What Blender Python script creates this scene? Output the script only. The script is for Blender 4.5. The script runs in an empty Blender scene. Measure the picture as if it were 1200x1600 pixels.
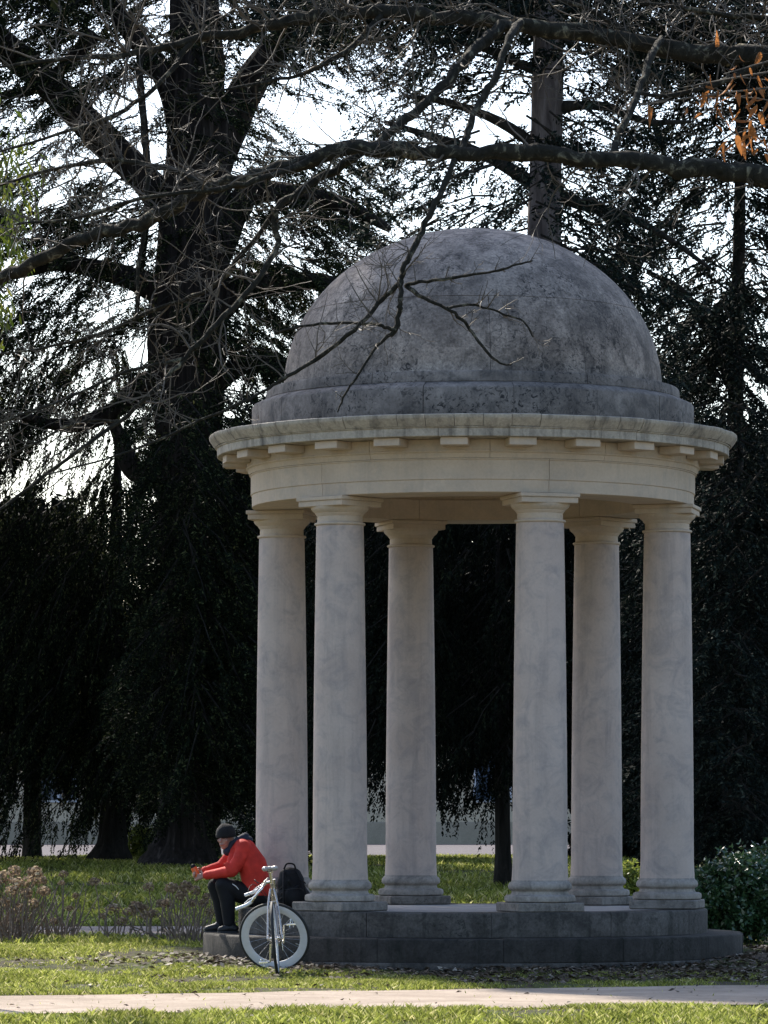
import bpy, math, random
import numpy as np
from mathutils import Vector, Matrix, noise as mnoise

R = math.radians
rnd = random.Random(11)
rng = np.random.default_rng(11)
S = bpy.context.scene
COL = S.collection

# ------------------------------------------------------------------ camera
F = 6700.0            # focal length in pixels of the 1200 x 1600 photograph
EYE = 1.45
HOR = 1280.0
cam = bpy.data.cameras.new('camera')
cam.sensor_fit = 'VERTICAL'
cam.sensor_height = 36.0
cam.lens = F / 1600.0 * 36.0
cam.shift_y = (HOR - 800.0) / 1600.0
cam.clip_start = 0.5
cam.clip_end = 4000
camo = bpy.data.objects.new('camera', cam)
camo.location = (0, 0, EYE)
camo.rotation_euler = (R(90), 0, 0)
COL.objects.link(camo)
S.camera = camo

# ------------------------------------------------------------------ light
SUN_EL, SUN_AZ = 40.0, 25.0          # azimuth from straight ahead (+Y) towards the left (-X)
w = bpy.data.worlds.new('World')
S.world = w
w.use_nodes = True
nt = w.node_tree
bg = nt.nodes['Background']
sky = nt.nodes.new('ShaderNodeTexSky')
sky.sky_type = 'NISHITA'
sky.sun_disc = False
sky.sun_elevation = R(SUN_EL)
sky.sun_rotation = R(-SUN_AZ)
sky.air_density = 1.0
sky.dust_density = 1.5
sky.ozone_density = 2.2
nt.links.new(sky.outputs[0], bg.inputs[0])
bg.inputs[1].default_value = 0.145
sun = bpy.data.lights.new('sun', 'SUN')
sun.energy = 5.0
sun.angle = R(0.5)
sun.color = (1.0, 0.93, 0.82)
suno = bpy.data.objects.new('sun', sun)
tdir = Vector((math.sin(R(SUN_AZ)) * math.cos(R(SUN_EL)), -math.cos(R(SUN_AZ)) * math.cos(R(SUN_EL)), -math.sin(R(SUN_EL))))
suno.rotation_euler = tdir.to_track_quat('-Z', 'Y').to_euler()
suno.location = (-20, 60, 50)
COL.objects.link(suno)
S.view_settings.view_transform = 'Standard'
S.view_settings.look = 'None'
S.view_settings.gamma = 1.0
S.view_settings.exposure = 0.95
S.view_settings.use_curve_mapping = False
S.cycles.use_denoising = True
S.cycles.max_bounces = 5
S.cycles.diffuse_bounces = 3


def W(px, py, d):
    """world point that the photograph shows at pixel (px, py), d metres ahead"""
    return Vector(((px - 600) * d / F, d, EYE - (py - HOR) * d / F))


# ------------------------------------------------------------------ materials
def newmat(name):
    m = bpy.data.materials.new(name)
    m.use_nodes = True
    t = m.node_tree
    return m, t, t.nodes, t.links, t.nodes['Principled BSDF']


def pos_map(N, L, scale=(1, 1, 1)):
    g = N.new('ShaderNodeNewGeometry')
    mp = N.new('ShaderNodeMapping')
    mp.inputs['Scale'].default_value = scale
    L.new(g.outputs['Position'], mp.inputs[0])
    return mp.outputs[0]


def ntex(N, L, vec, scale, detail=6, rough=0.6, dist=0.0):
    n = N.new('ShaderNodeTexNoise')
    n.inputs['Scale'].default_value = scale
    n.inputs['Detail'].default_value = detail
    n.inputs['Roughness'].default_value = rough
    n.inputs['Distortion'].default_value = dist
    L.new(vec, n.inputs['Vector'])
    return n.outputs[0]


def ramp(N, L, fac, stops):
    r = N.new('ShaderNodeValToRGB')
    e = r.color_ramp.elements
    while len(e) < len(stops):
        e.new(0.5)
    for i, (p, c) in enumerate(stops):
        e[i].position = p
        e[i].color = (c[0], c[1], c[2], 1) if isinstance(c, (tuple, list)) else (c, c, c, 1)
    L.new(fac, r.inputs[0])
    return r.outputs[0]


def mix(N, L, fac, a, b, mode='MIX'):
    m = N.new('ShaderNodeMix')
    m.data_type = 'RGBA'
    m.blend_type = mode
    if isinstance(fac, (int, float)):
        m.inputs[0].default_value = fac
    else:
        L.new(fac, m.inputs[0])
    for i, v in ((6, a), (7, b)):
        if isinstance(v, (tuple, list)):
            m.inputs[i].default_value = (v[0], v[1], v[2], 1)
        else:
            L.new(v, m.inputs[i])
    return m.outputs[2]


def bump(N, L, h, bsdf, strength=0.3, dist=0.01):
    b = N.new('ShaderNodeBump')
    b.inputs['Strength'].default_value = strength
    b.inputs['Distance'].default_value = dist
    L.new(h, b.inputs['Height'])
    L.new(b.outputs[0], bsdf.inputs['Normal'])


def stone(name, c0, c1, stain, amt, streak=0.0, dark=(0.05, 0.045, 0.04), rough=0.85, bs=0.25, spots=0.0, fine=0.18, vs=(7.0, 7.0, 0.55)):
    m, t, N, L, B = newmat(name)
    p = pos_map(N, L)
    n1 = ntex(N, L, p, 1.3, 8, 0.62, 0.4)
    col = ramp(N, L, n1, [(0.32, c0), (0.68, c1)])
    n2 = ntex(N, L, p, 4.5, 9, 0.7, 0.8)
    f2 = ramp(N, L, n2, [(0.46, 0.0), (0.72, amt)])
    col = mix(N, L, f2, col, stain)
    if streak:
        pv = pos_map(N, L, vs)
        n3 = ntex(N, L, pv, 1.0, 6, 0.65, 0.3)
        f3 = ramp(N, L, n3, [(0.5, 0.0), (0.75, streak)])
        col = mix(N, L, f3, col, dark)
    if spots:
        n5 = ntex(N, L, p, 16, 5, 0.75, 1.2)
        n6 = ntex(N, L, p, 1.7, 3, 0.5)
        f5 = ramp(N, L, n5, [(0.53, 0.0), (0.6, spots)])
        f6 = ramp(N, L, n6, [(0.4, 0.0), (0.6, 1.0)])
        f5 = mix(N, L, 1.0, f5, f6, 'MULTIPLY')
        col = mix(N, L, f5, col, dark)
    n4 = ntex(N, L, p, 38, 4, 0.7)
    col = mix(N, L, fine, col, ramp(N, L, n4, [(0.3, 0.0), (0.7, 1.0)]), 'OVERLAY')
    L.new(col, B.inputs['Base Color'])
    B.inputs['Roughness'].default_value = rough
    B.inputs['Specular IOR Level'].default_value = 0.25
    bump(N, L, mix(N, L, 0.5, n4, n2), B, bs, 0.012)
    return m


def plain(name, c, rough=0.6, metal=0.0, spec=0.5, var=0.0, vscale=20, bmp=0.0):
    m, t, N, L, B = newmat(name)
    B.inputs['Roughness'].default_value = rough
    B.inputs['Metallic'].default_value = metal
    B.inputs['Specular IOR Level'].default_value = spec
    p = pos_map(N, L)
    n = ntex(N, L, p, vscale, 5, 0.6)
    lo = tuple(max(0, x * (1 - var)) for x in c)
    hi = tuple(min(1, x * (1 + var)) for x in c)
    L.new(ramp(N, L, n, [(0.3, lo), (0.7, hi)]), B.inputs['Base Color'])
    if bmp:
        bump(N, L, n, B, bmp, 0.02)
    return m


def leafmat(name, c0, c1, c2=None, transl=0.0, rough=0.5, spec=0.4):
    m, t, N, L, B = newmat(name)
    g = N.new('ShaderNodeNewGeometry')
    stops = [(0.0, c0), (0.8, c1)] + ([(1.0, c2)] if c2 else [])
    col = ramp(N, L, g.outputs['Random Per Island'], stops)
    p = pos_map(N, L)
    n = ntex(N, L, p, 0.9, 3, 0.6)
    col = mix(N, L, 0.55, col, ramp(N, L, n, [(0.3, 0.25), (0.7, 0.75)]), 'OVERLAY')
    L.new(col, B.inputs['Base Color'])
    B.inputs['Roughness'].default_value = rough
    B.inputs['Specular IOR Level'].default_value = spec
    if transl:
        tr = N.new('ShaderNodeBsdfTranslucent')
        L.new(col, tr.inputs[0])
        mx = N.new('ShaderNodeMixShader')
        mx.inputs[0].default_value = transl
        L.new(B.outputs[0], mx.inputs[1])
        L.new(tr.outputs[0], mx.inputs[2])
        L.new(mx.outputs[0], N['Material Output'].inputs[0])
    return m


def bark(name, c0, c1, c2, scale=9, vert=0.18, bs=0.9):
    m, t, N, L, B = newmat(name)
    p = pos_map(N, L, (scale, scale, scale * vert))
    n = ntex(N, L, p, 1.0, 7, 0.65, 0.6)
    col = ramp(N, L, n, [(0.3, c0), (0.56, c1), (0.72, c2)])
    L.new(col, B.inputs['Base Color'])
    B.inputs['Roughness'].default_value = 0.9
    B.inputs['Specular IOR Level'].default_value = 0.15
    bump(N, L, n, B, bs, 0.05)
    return m


M = {}
M['lime'] = stone('limestone', (0.52, 0.405, 0.30), (0.62, 0.49, 0.37), (0.36, 0.315, 0.275), 0.45, 0.3, (0.29, 0.24, 0.195), bs=0.1, fine=0.06)
M['shaft'] = stone('column_stone', (0.49, 0.385, 0.325), (0.60, 0.485, 0.415), (0.31, 0.27, 0.26), 0.75, 0.5, (0.26, 0.225, 0.215), bs=0.06, fine=0.05)
M['cornice'] = stone('cornice_stone', (0.40, 0.335, 0.265), (0.50, 0.43, 0.345), (0.17, 0.15, 0.13), 0.75, 0.9, (0.05, 0.045, 0.04))
M['dome'] = stone('dome_render', (0.185, 0.147, 0.124), (0.45, 0.365, 0.305), (0.08, 0.065, 0.057), 1.0, 0.7, (0.05, 0.044, 0.042), bs=0.9, spots=0.95, fine=0.4, vs=(3.5, 3.5, 0.5))
M['drum'] = stone('drum_stone', (0.14, 0.114, 0.098), (0.31, 0.26, 0.225), (0.05, 0.047, 0.047), 0.9, 0.5, (0.03, 0.028, 0.028), bs=0.6, spots=0.97)
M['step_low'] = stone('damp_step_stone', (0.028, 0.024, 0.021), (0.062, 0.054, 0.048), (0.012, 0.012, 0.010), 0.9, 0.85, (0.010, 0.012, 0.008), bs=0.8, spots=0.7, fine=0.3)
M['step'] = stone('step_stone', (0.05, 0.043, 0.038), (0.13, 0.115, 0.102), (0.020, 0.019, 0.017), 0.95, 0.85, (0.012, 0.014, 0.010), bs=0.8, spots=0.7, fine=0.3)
M['plinth'] = stone('plinth_stone', (0.19, 0.165, 0.145), (0.30, 0.265, 0.235), (0.06, 0.056, 0.05), 0.9, 0.5, (0.04, 0.04, 0.033), bs=0.6, spots=0.6)
M['base'] = stone('base_stone', (0.30, 0.262, 0.228), (0.41, 0.36, 0.318), (0.11, 0.10, 0.09), 0.85, 0.4, (0.08, 0.072, 0.063), bs=0.35)
M['floor'] = stone('floor_stone', (0.27, 0.25, 0.24), (0.37, 0.345, 0.33), (0.16, 0.152, 0.148), 0.6)
M['wall'] = stone('wall_plaster', (0.52, 0.42, 0.30), (0.60, 0.49, 0.36), (0.42, 0.34, 0.25), 0.4, 0.15, (0.25, 0.23, 0.2))
M['wallbase'] = stone('wall_base', (0.33, 0.27, 0.20), (0.40, 0.33, 0.25), (0.25, 0.21, 0.16), 0.4)
M['bark_red'] = bark('bark_fibrous', (0.010, 0.008, 0.007), (0.04, 0.031, 0.028), (0.12, 0.095, 0.085), 9, 0.05, 1.0)
M['bark_grey'] = bark('bark_plated', (0.045, 0.035, 0.034), (0.17, 0.138, 0.135), (0.28, 0.235, 0.23), 8, 0.16, 1.0)
M['bark_dark'] = bark('bark_dark', (0.012, 0.011, 0.01), (0.035, 0.03, 0.026), (0.06, 0.052, 0.045), 8, 0.2)
M['bark_moss'] = bark('bark_lichen', (0.012, 0.011, 0.008), (0.035, 0.030, 0.022), (0.30, 0.26, 0.18), 11, 0.8, 1.0)
M['twig'] = plain('twig_bark', (0.095, 0.072, 0.052), 0.7, var=0.5, vscale=9, spec=0.35)
M['needle'] = leafmat('conifer_needles', (0.004, 0.007, 0.004), (0.016, 0.024, 0.011), (0.12, 0.13, 0.055), 0.2, 0.65, 0.08)
M['needle_blue'] = leafmat('blue_conifer_needles', (0.004, 0.007, 0.006), (0.013, 0.020, 0.016), (0.08, 0.09, 0.065), 0.14, 0.65, 0.08)
M['yew'] = leafmat('yew_needles', (0.004, 0.006, 0.004), (0.009, 0.013, 0.008), (0.028, 0.032, 0.016), 0.03, 0.7, 0.06)
M['laurel'] = leafmat('laurel_leaves', (0.02, 0.05, 0.02), (0.05, 0.10, 0.035), (0.10, 0.15, 0.06), 0.1, 0.22, 0.6)
M['lime_leaf'] = leafmat('yellow_green_leaves', (0.10, 0.14, 0.02), (0.28, 0.32, 0.06), (0.4, 0.4, 0.1), 0.45, 0.5)
M['bamboo'] = leafmat('bamboo_leaves', (0.035, 0.06, 0.008), (0.12, 0.15, 0.02), (0.24, 0.22, 0.04), 0.4, 0.5, 0.2)
M['orange_leaf'] = leafmat('withered_leaf', (0.16, 0.065, 0.025), (0.45, 0.18, 0.055), (0.58, 0.33, 0.16), 0.5, 0.6, 0.2)
M['grass'] = leafmat('grass_blades', (0.07, 0.095, 0.014), (0.37, 0.40, 0.085), (0.62, 0.56, 0.29), 0.5, 0.6, 0.2)
M['litter'] = leafmat('fallen_leaves', (0.035, 0.025, 0.018), (0.12, 0.088, 0.062), (0.34, 0.29, 0.23), 0.1, 0.7, 0.2)
M['hyd'] = leafmat('dry_petals', (0.13, 0.09, 0.06), (0.36, 0.265, 0.175), (0.62, 0.50, 0.35), 0.35, 0.8, 0.1)
M['hydstem'] = plain('dry_stem', (0.17, 0.125, 0.09), 0.8, var=0.5, vscale=12)


def ground_mat():
    m, t, N, L, B = newmat('lawn_soil')
    p = pos_map(N, L)
    n1 = ntex(N, L, p, 0.8, 7, 0.6, 0.6)
    n2 = ntex(N, L, p, 9, 8, 0.7)
    soil = ramp(N, L, n2, [(0.3, (0.03, 0.024, 0.018)), (0.7, (0.10, 0.08, 0.06))])
    gr = ramp(N, L, n2, [(0.3, (0.025, 0.035, 0.010)), (0.7, (0.09, 0.11, 0.03))])
    f = ramp(N, L, n1, [(0.40, 1.0), (0.58, 0.12)])
    L.new(mix(N, L, f, soil, gr), B.inputs['Base Color'])
    B.inputs['Roughness'].default_value = 0.95
    B.inputs['Specular IOR Level'].default_value = 0.1
    bump(N, L, n2, B, 0.8, 0.04)
    return m


def path_mat(name, a, b, c):
    m, t, N, L, B = newmat(name)
    p = pos_map(N, L)
    n1 = ntex(N, L, p, 1.1, 8, 0.65, 0.7)
    n2 = ntex(N, L, p, 30, 6, 0.75)
    col = ramp(N, L, n1, [(0.35, a), (0.62, b)])
    col = mix(N, L, ramp(N, L, n2, [(0.50, 0.0), (0.72, 0.65)]), col, c)
    L.new(col, B.inputs['Base Color'])
    B.inputs['Roughness'].default_value = 0.95
    B.inputs['Specular IOR Level'].default_value = 0.12
    bump(N, L, n2, B, 0.7, 0.02)
    return m


M['ground'] = ground_mat()
M['path'] = path_mat('path_gravel', (0.30, 0.24, 0.19), (0.44, 0.36, 0.29), (0.16, 0.125, 0.10))
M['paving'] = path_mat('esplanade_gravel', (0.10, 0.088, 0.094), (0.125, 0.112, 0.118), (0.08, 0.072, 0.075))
M['lane'] = path_mat('lane_gravel', (0.30, 0.235, 0.20), (0.37, 0.295, 0.25), (0.22, 0.175, 0.15))
M['red'] = plain('red_jacket_cloth', (0.56, 0.042, 0.030), 0.75, var=0.22, vscale=9, bmp=0.6, spec=0.2)
M['black'] = plain('black_cloth', (0.008, 0.008, 0.010), 0.75, var=0.3, vscale=12, bmp=0.35, spec=0.25)
M['navy'] = plain('navy_cloth', (0.010, 0.014, 0.03), 0.8, var=0.3, vscale=15, bmp=0.2)
M['hat'] = plain('knit_wool', (0.006, 0.006, 0.007), 0.9, var=0.4, vscale=90, bmp=0.5)
M['skin'] = plain('skin', (0.36, 0.19, 0.145), 0.5, var=0.12, vscale=25)
M['shoe'] = plain('black_leather', (0.007, 0.007, 0.008), 0.55, var=0.2)
M['chrome'] = plain('polished_metal', (0.75, 0.72, 0.68), 0.22, 1.0, var=0.06)
M['silver'] = plain('silver_paint', (0.58, 0.51, 0.46), 0.25, 0.75, var=0.05)
M['white'] = plain('white_rim', (0.60, 0.59, 0.62), 0.4, var=0.04)
M['tyre'] = plain('tyre_rubber', (0.015, 0.015, 0.016), 0.7, var=0.2)
M['tape'] = plain('white_bar_tape', (0.72, 0.73, 0.76), 0.5, var=0.06)
M['sock'] = plain('saddle_leather', (0.42, 0.37, 0.34), 0.35, var=0.2)
M['orange'] = plain('orange_print', (0.75, 0.13, 0.03), 0.35, var=0.15, vscale=40)
M['strapw'] = plain('white_stripe', (0.7, 0.7, 0.7), 0.5, var=0.05)
M['glass'] = plain('window_glass', (0.06, 0.08, 0.11), 0.1, var=0.3, vscale=1)
M['eye'] = plain('eye', (0.03, 0.02, 0.02), 0.2)
M['lip'] = plain('lips', (0.30, 0.12, 0.10), 0.5)


# ------------------------------------------------------------------ object helpers
def tag(o, label=None, cat=None, group=None, kind=None):
    if label: o['label'] = label
    if cat: o['category'] = cat
    if group: o['group'] = group
    if kind: o['kind'] = kind
    return o


def empty(name, loc, label, cat, group=None):
    o = bpy.data.objects.new(name, None)
    o.empty_display_size = 0.2
    COL.objects.link(o)
    o.location = loc
    return tag(o, label, cat, group)


def link(name, me, parent=None, world=None):
    """link a mesh whose vertices are in world space (or whose matrix_world is given) under a parent"""
    o = bpy.data.objects.new(name, me)
    COL.objects.link(o)
    mw = world if world is not None else Matrix.Identity(4)
    if parent is not None:
        o.parent = parent
        pm = wm(parent)
        o.matrix_basis = pm.inverted() @ mw
    else:
        o.matrix_basis = mw
    return o


def wm(o):
    m = o.matrix_basis.copy()
    if o.parent:
        m = wm(o.parent) @ m
    return m


def mesh_np(name, v, f, mat, smooth=False):
    """v (n,3), f (k,3) or (k,4) arrays"""
    v = np.asarray(v, dtype=np.float32)
    f = np.asarray(f, dtype=np.int32)
    me = bpy.data.meshes.new(name)
    k, s = f.shape
    me.vertices.add(len(v))
    me.vertices.foreach_set('co', v.ravel())
    me.loops.add(k * s)
    me.loops.foreach_set('vertex_index', f.ravel())
    me.polygons.add(k)
    me.polygons.foreach_set('loop_start', np.arange(0, k * s, s, dtype=np.int32))
    me.polygons.foreach_set('loop_total', np.full(k, s, dtype=np.int32))
    me.update(calc_edges=True)
    me.materials.append(mat)
    if smooth:
        me.shade_smooth()
    return me


class MB:
    def __init__(self):
        self.v, self.f = [], []

    def add(self, vs, fs):
        o = len(self.v)
        self.v += [tuple(x) for x in vs]
        self.f += [tuple(i + o for i in q) for q in fs]
        return self

    def mesh(self, name, mat, smooth=None):
        me = bpy.data.meshes.new(name)
        me.from_pydata(self.v, [], self.f)
        me.update()
        me.materials.append(mat)
        if smooth is not None:
            me.shade_smooth()
            if smooth < 179:
                me.set_sharp_from_angle(angle=R(smooth))
        return me

    def build(self, name, mat, parent=None, smooth=40, world=None):
        return link(name, self.mesh(name, mat, smooth), parent, world)

    def tube(self, pts, rad, n=8, cap=True, ang=0.0, wob=0.0):
        pts = [Vector(p) for p in pts]
        k = len(pts)
        if isinstance(rad, (int, float)): rad = [rad] * k
        t0 = (pts[1] - pts[0]).normalized()
        up = Vector((0, 0, 1)) if abs(t0.z) < 0.9 else Vector((1, 0, 0))
        u = t0.cross(up).normalized()
        vs, fs = [], []
        for i in range(k):
            t = (pts[min(i + 1, k - 1)] - pts[max(i - 1, 0)])
            t = t.normalized() if t.length > 1e-9 else t0
            u = (u - t * u.dot(t))
            u = u.normalized() if u.length > 1e-6 else t.orthogonal().normalized()
            b = t.cross(u)
            for j in range(n):
                a = ang + 2 * math.pi * j / n
                r = rad[i]
                if wob:
                    r *= 1 + wob * mnoise.noise(Vector((math.cos(a) * 2.2, math.sin(a) * 2.2, i * 0.5)) + pts[0])
                vs.append(pts[i] + (u * math.cos(a) + b * math.sin(a)) * r)
        for i in range(k - 1):
            for j in range(n):
                j2 = (j + 1) % n
                fs.append((i * n + j, i * n + j2, (i + 1) * n + j2, (i + 1) * n + j))
        if cap:
            fs.append(tuple(range(n - 1, -1, -1)))
            fs.append(tuple((k - 1) * n + j for j in range(n)))
        return self.add(vs, fs)

    def ell(self, c, r, mat=None, nu=16, nv=10):
        c = Vector(c)
        if isinstance(r, (int, float)): r = (r, r, r)
        vs, fs = [], []
        vs.append((0, 0, r[2]))
        for i in range(1, nv):
            th = math.pi * i / nv
            for j in range(nu):
                ph = 2 * math.pi * j / nu
                vs.append((r[0] * math.sin(th) * math.cos(ph), r[1] * math.sin(th) * math.sin(ph), r[2] * math.cos(th)))
        vs.append((0, 0, -r[2]))
        for j in range(nu):
            fs.append((0, 1 + j, 1 + (j + 1) % nu))
        for i in range(nv - 2):
            for j in range(nu):
                a = 1 + i * nu
                fs.append((a + j, a + nu + j, a + nu + (j + 1) % nu, a + (j + 1) % nu))
        l = len(vs) - 1
        a = 1 + (nv - 2) * nu
        for j in range(nu):
            fs.append((l, a + (j + 1) % nu, a + j))
        vs = [Vector(v) for v in vs]
        if mat is not None:
            vs = [mat @ v for v in vs]
        return self.add([v + c for v in vs], fs)

    def cap(self, p0, p1, r0, r1, n=14):
        """capsule that tapers from r0 to r1"""
        p0, p1 = Vector(p0), Vector(p1)
        d = (p1 - p0)
        t = d.normalized()
        pts, rr = [], []
        for i in range(5):
            a = math.pi / 2 * i / 4
            pts.append(p0 - t * (r0 * math.cos(a))); rr.append(max(1e-4, r0 * math.sin(a)))
        for i in range(5):
            a = math.pi / 2 * i / 4
            pts.append(p1 + t * (r1 * math.sin(a))); rr.append(max(1e-4, r1 * math.cos(a)))
        return self.tube(pts, rr, n)

    def chain(self, pts, rad, n=14):
        for i in range(len(pts) - 1):
            self.cap(pts[i], pts[i + 1], rad[i], rad[i + 1], n)
        return self

    def box(self, c, s, mat=None, bev=0.0):
        c = Vector(c)
        hx, hy, hz = s[0] / 2, s[1] / 2, s[2] / 2
        b = min(bev, hx * 0.9, hy * 0.9, hz * 0.9)
        if b <= 0:
            vs = [Vector((x, y, z)) for z in (-hz, hz) for x, y in ((-hx, -hy), (hx, -hy), (hx, hy), (-hx, hy))]
            fs = [(3, 2, 1, 0), (4, 5, 6, 7)] + [(i, (i + 1) % 4, 4 + (i + 1) % 4, 4 + i) for i in range(4)]
        else:
            vs, fs = [], []
            def ring(ix, iy, z, k):
                return [Vector(p + (z,)) for p in ((-hx + ix + k, -hy + iy), (hx - ix - k, -hy + iy), (hx - ix, -hy + iy + k), (hx - ix, hy - iy - k), (hx - ix - k, hy - iy), (-hx + ix + k, hy - iy), (-hx + ix, hy - iy - k), (-hx + ix, -hy + iy + k))]
            rings = [ring(b, b, -hz, b * .3), ring(0, 0, -hz + b, b), ring(0, 0, hz - b, b), ring(b, b, hz, b * .3)]
            for r_ in rings: vs += r_
            for i in range(3):
                for j in range(8):
                    fs.append((i * 8 + j, i * 8 + (j + 1) % 8, (i + 1) * 8 + (j + 1) % 8, (i + 1) * 8 + j))
            fs.append(tuple(range(7, -1, -1)))
            fs.append(tuple(range(24, 32)))
        if mat is not None:
            vs = [mat @ v for v in vs]
        return self.add([v + c for v in vs], fs)

    def lathe(self, prof, a0=0.0, a1=360.0, n=48, closed=True, wob=0.0):
        """revolve a (r, z) profile; azimuth 0 looks at the camera (-Y), grows towards +X"""
        full = abs(a1 - a0) >= 359.99
        k = len(prof)
        m = n if full else n + 1
        vs, fs = [], []
        for i in range(m):
            a = R(a0 + (a1 - a0) * i / n)
            s, c = math.sin(a), math.cos(a)
            for r, z in prof:
                q = Vector((r * s, -r * c, z))
                vs.append(q)
        for i in range(n):
            i2 = (i + 1) % m
            for j in range(k if closed else k - 1):
                j2 = (j + 1) % k
                fs.append((i * k + j, i2 * k + j, i2 * k + j2, i * k + j2))
        if not full and closed:
            fs.append(tuple(range(k - 1, -1, -1)))
            fs.append(tuple(n * k + j for j in range(k)))
        return self.add(vs, fs)


def remeshed(name, mb, mat, voxel, parent=None, smooth_it=4):
    me = mb.mesh(name + '_raw', mat)
    o = bpy.data.objects.new(name + '_raw', me)
    COL.objects.link(o)
    md = o.modifiers.new('r', 'REMESH')
    md.mode = 'VOXEL'
    md.voxel_size = voxel
    if smooth_it:
        ms = o.modifiers.new('s', 'SMOOTH')
        ms.factor = 0.5
        ms.iterations = smooth_it
    dg = bpy.context.evaluated_depsgraph_get()
    m2 = bpy.data.meshes.new_from_object(o.evaluated_get(dg))
    bpy.data.objects.remove(o)
    bpy.data.meshes.remove(me)
    m2.name = name
    if not m2.materials: m2.materials.append(mat)
    m2.shade_smooth()
    return link(name, m2, parent)


def smooth_path(pts, rad, sub=4):
    """Catmull-Rom through points"""
    P = [Vector(p) for p in pts]
    out, ro = [], []
    n = len(P)
    for i in range(n - 1):
        p0, p1, p2, p3 = P[max(i - 1, 0)], P[i], P[i + 1], P[min(i + 2, n - 1)]
        for j in range(sub):
            t = j / sub
            out.append(0.5 * ((2 * p1) + (p2 - p0) * t + (2 * p0 - 5 * p1 + 4 * p2 - p3) * t * t + (3 * p1 - p0 - 3 * p2 + p3) * t ** 3))
            ro.append(rad[i] * (1 - t) + rad[i + 1] * t)
    out.append(P[-1]); ro.append(rad[-1])
    return out, ro


# ------------------------------------------------------------------ ground
GP_Y = [-200, 30, 40.4, 42.3, 43.4, 45, 57, 74, 92, 108, 180, 3000]
GP_Z = [-0.10, -0.10, -0.088, -0.045, 0.005, 0.045, 0.05, 0.22, 0.45, 0.47, 0.47, 0.47]


def prof(y):
    return np.interp(y, GP_Y, GP_Z)


def path_edges(x):
    """near and far edge of the front path (distance) at lateral x"""
    return 34.55 + 0.27 * x, 38.30 + 0.36 * x


def und(x, y):
    x = np.asarray(x, float); y = np.asarray(y, float)
    u = 0.012 * np.sin(1.9 * x + 0.7 * y) + 0.012 * np.sin(0.8 * x - 1.3 * y + 1.0) + 0.008 * np.sin(3.7 * x + 2.9 * y)
    a, b = path_edges(x)
    dist = np.maximum(np.maximum(a - y, y - b), 0)
    k = np.clip(dist / 0.5, 0, 1)
    k = k * np.clip(np.abs(y - 53.6) / 2.0 - 1.0, 0, 1) * np.clip((106 - y) / 4, 0, 1)
    return u * k


def gz(x, y):
    return prof(y) + und(x, y)


ys = np.concatenate([[-200, 0, 20, 26], np.arange(30, 60, 0.25), np.arange(60, 112, 1.0), [115, 120, 130, 150, 180, 250, 400, 900, 3000]])
xs = np.concatenate([[-2500, -600, -200, -80, -40, -24, -16, -12], np.arange(-10, 10.01, 0.25), [12, 16, 24, 40, 80, 200, 600, 2500]])
X, Y = np.meshgrid(xs, ys)
Z = gz(X, Y)
V = np.stack([X, Y, Z], -1).reshape(-1, 3)
ny, nx = X.shape
I = np.arange(ny * nx).reshape(ny, nx)
Q = np.stack([I[:-1, :-1], I[:-1, 1:], I[1:, 1:], I[1:, :-1]], -1).reshape(-1, 4)
tag(link('ground', mesh_np('ground', V, Q, M['ground'], True)), 'lawn of patchy grass and soil around the domed pavilion', kind='structure')


def strip(name, mat, xr, efn, dz, label, nyy=16):
    xs = np.linspace(xr[0], xr[1], 240)
    rows = []
    for x in xs:
        a, b = efn(x)
        yy = np.linspace(a, b, nyy)
        rows.append(np.stack([np.full(nyy, x), yy, prof(yy) + dz], -1))
    V = np.array(rows).reshape(-1, 3)
    I = np.arange(len(V)).reshape(len(xs), nyy)
    Q = np.stack([I[:-1, :-1], I[1:, :-1], I[1:, 1:], I[:-1, 1:]], -1).reshape(-1, 4)
    return tag(link(name, mesh_np(name, V, Q, mat, True)), label, kind='structure')


def wavy(fn, amp, s):
    def g(x):
        a, b = fn(x)
        return (a + amp * mnoise.noise(Vector((x * 0.9, s, 0))) + amp * .5 * mnoise.noise(Vector((x * 3.1, s, 4))),
                b + amp * mnoise.noise(Vector((x * 0.9, s + 7, 0))) + amp * .5 * mnoise.noise(Vector((x * 3.1, s + 7, 4))))
    return g


strip('path', M['path'], (-30, 30), wavy(path_edges, 0.22, 1.0), 0.012, 'pale gravel path crossing the lawn in front of the pavilion')
strip('path', M['lane'], (-40, -1.9), wavy(lambda x: (51.6, 55.6), 0.15, 3.0), 0.012, 'grey path behind the dry hydrangeas')
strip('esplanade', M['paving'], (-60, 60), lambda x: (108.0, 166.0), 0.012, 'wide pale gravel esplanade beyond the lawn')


# ------------------------------------------------------------------ rotunda
CX, CY = 0.936, 45.27
rot = empty('rotunda', (CX, CY, 0), 'round stone pavilion with grey dome on six columns', 'pavilion')
T0 = Matrix.Translation((CX, CY, 0))


def part(name, mb, mat, parent, smooth=35, mw=None):
    return mb.build(name, mat, parent, smooth, T0 if mw is None else mw)


def ring_blocks(name, prof_, count, phase, gap, parent, mat, segs, jit=0.0):
    """count blocks of one closed profile with open joints; they share one mesh"""
    st = 360.0 / count
    rmax = max(p[0] for p in prof_)
    g = math.degrees(gap / rmax) / 2
    mb = MB().lathe(prof_, g, st - g, segs)
    me = mb.mesh(name, mat, 35)
    for i in range(count):
        mw = T0 @ Matrix.Rotation(R(phase + st * i), 4, 'Z')
        mw = Matrix.Translation((rnd.uniform(-jit, jit), rnd.uniform(-jit, jit), rnd.uniform(-jit, jit))) @ mw
        link(name, me, parent, mw)


# steps
def rect(r0, r1, z0, z1, c=0.012):
    return [(r0, z0), (r1, z0), (r1, z1 - c), (r1 - c * .4, z1 - c * .3), (r1 - c, z1), (r0, z1)]


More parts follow.
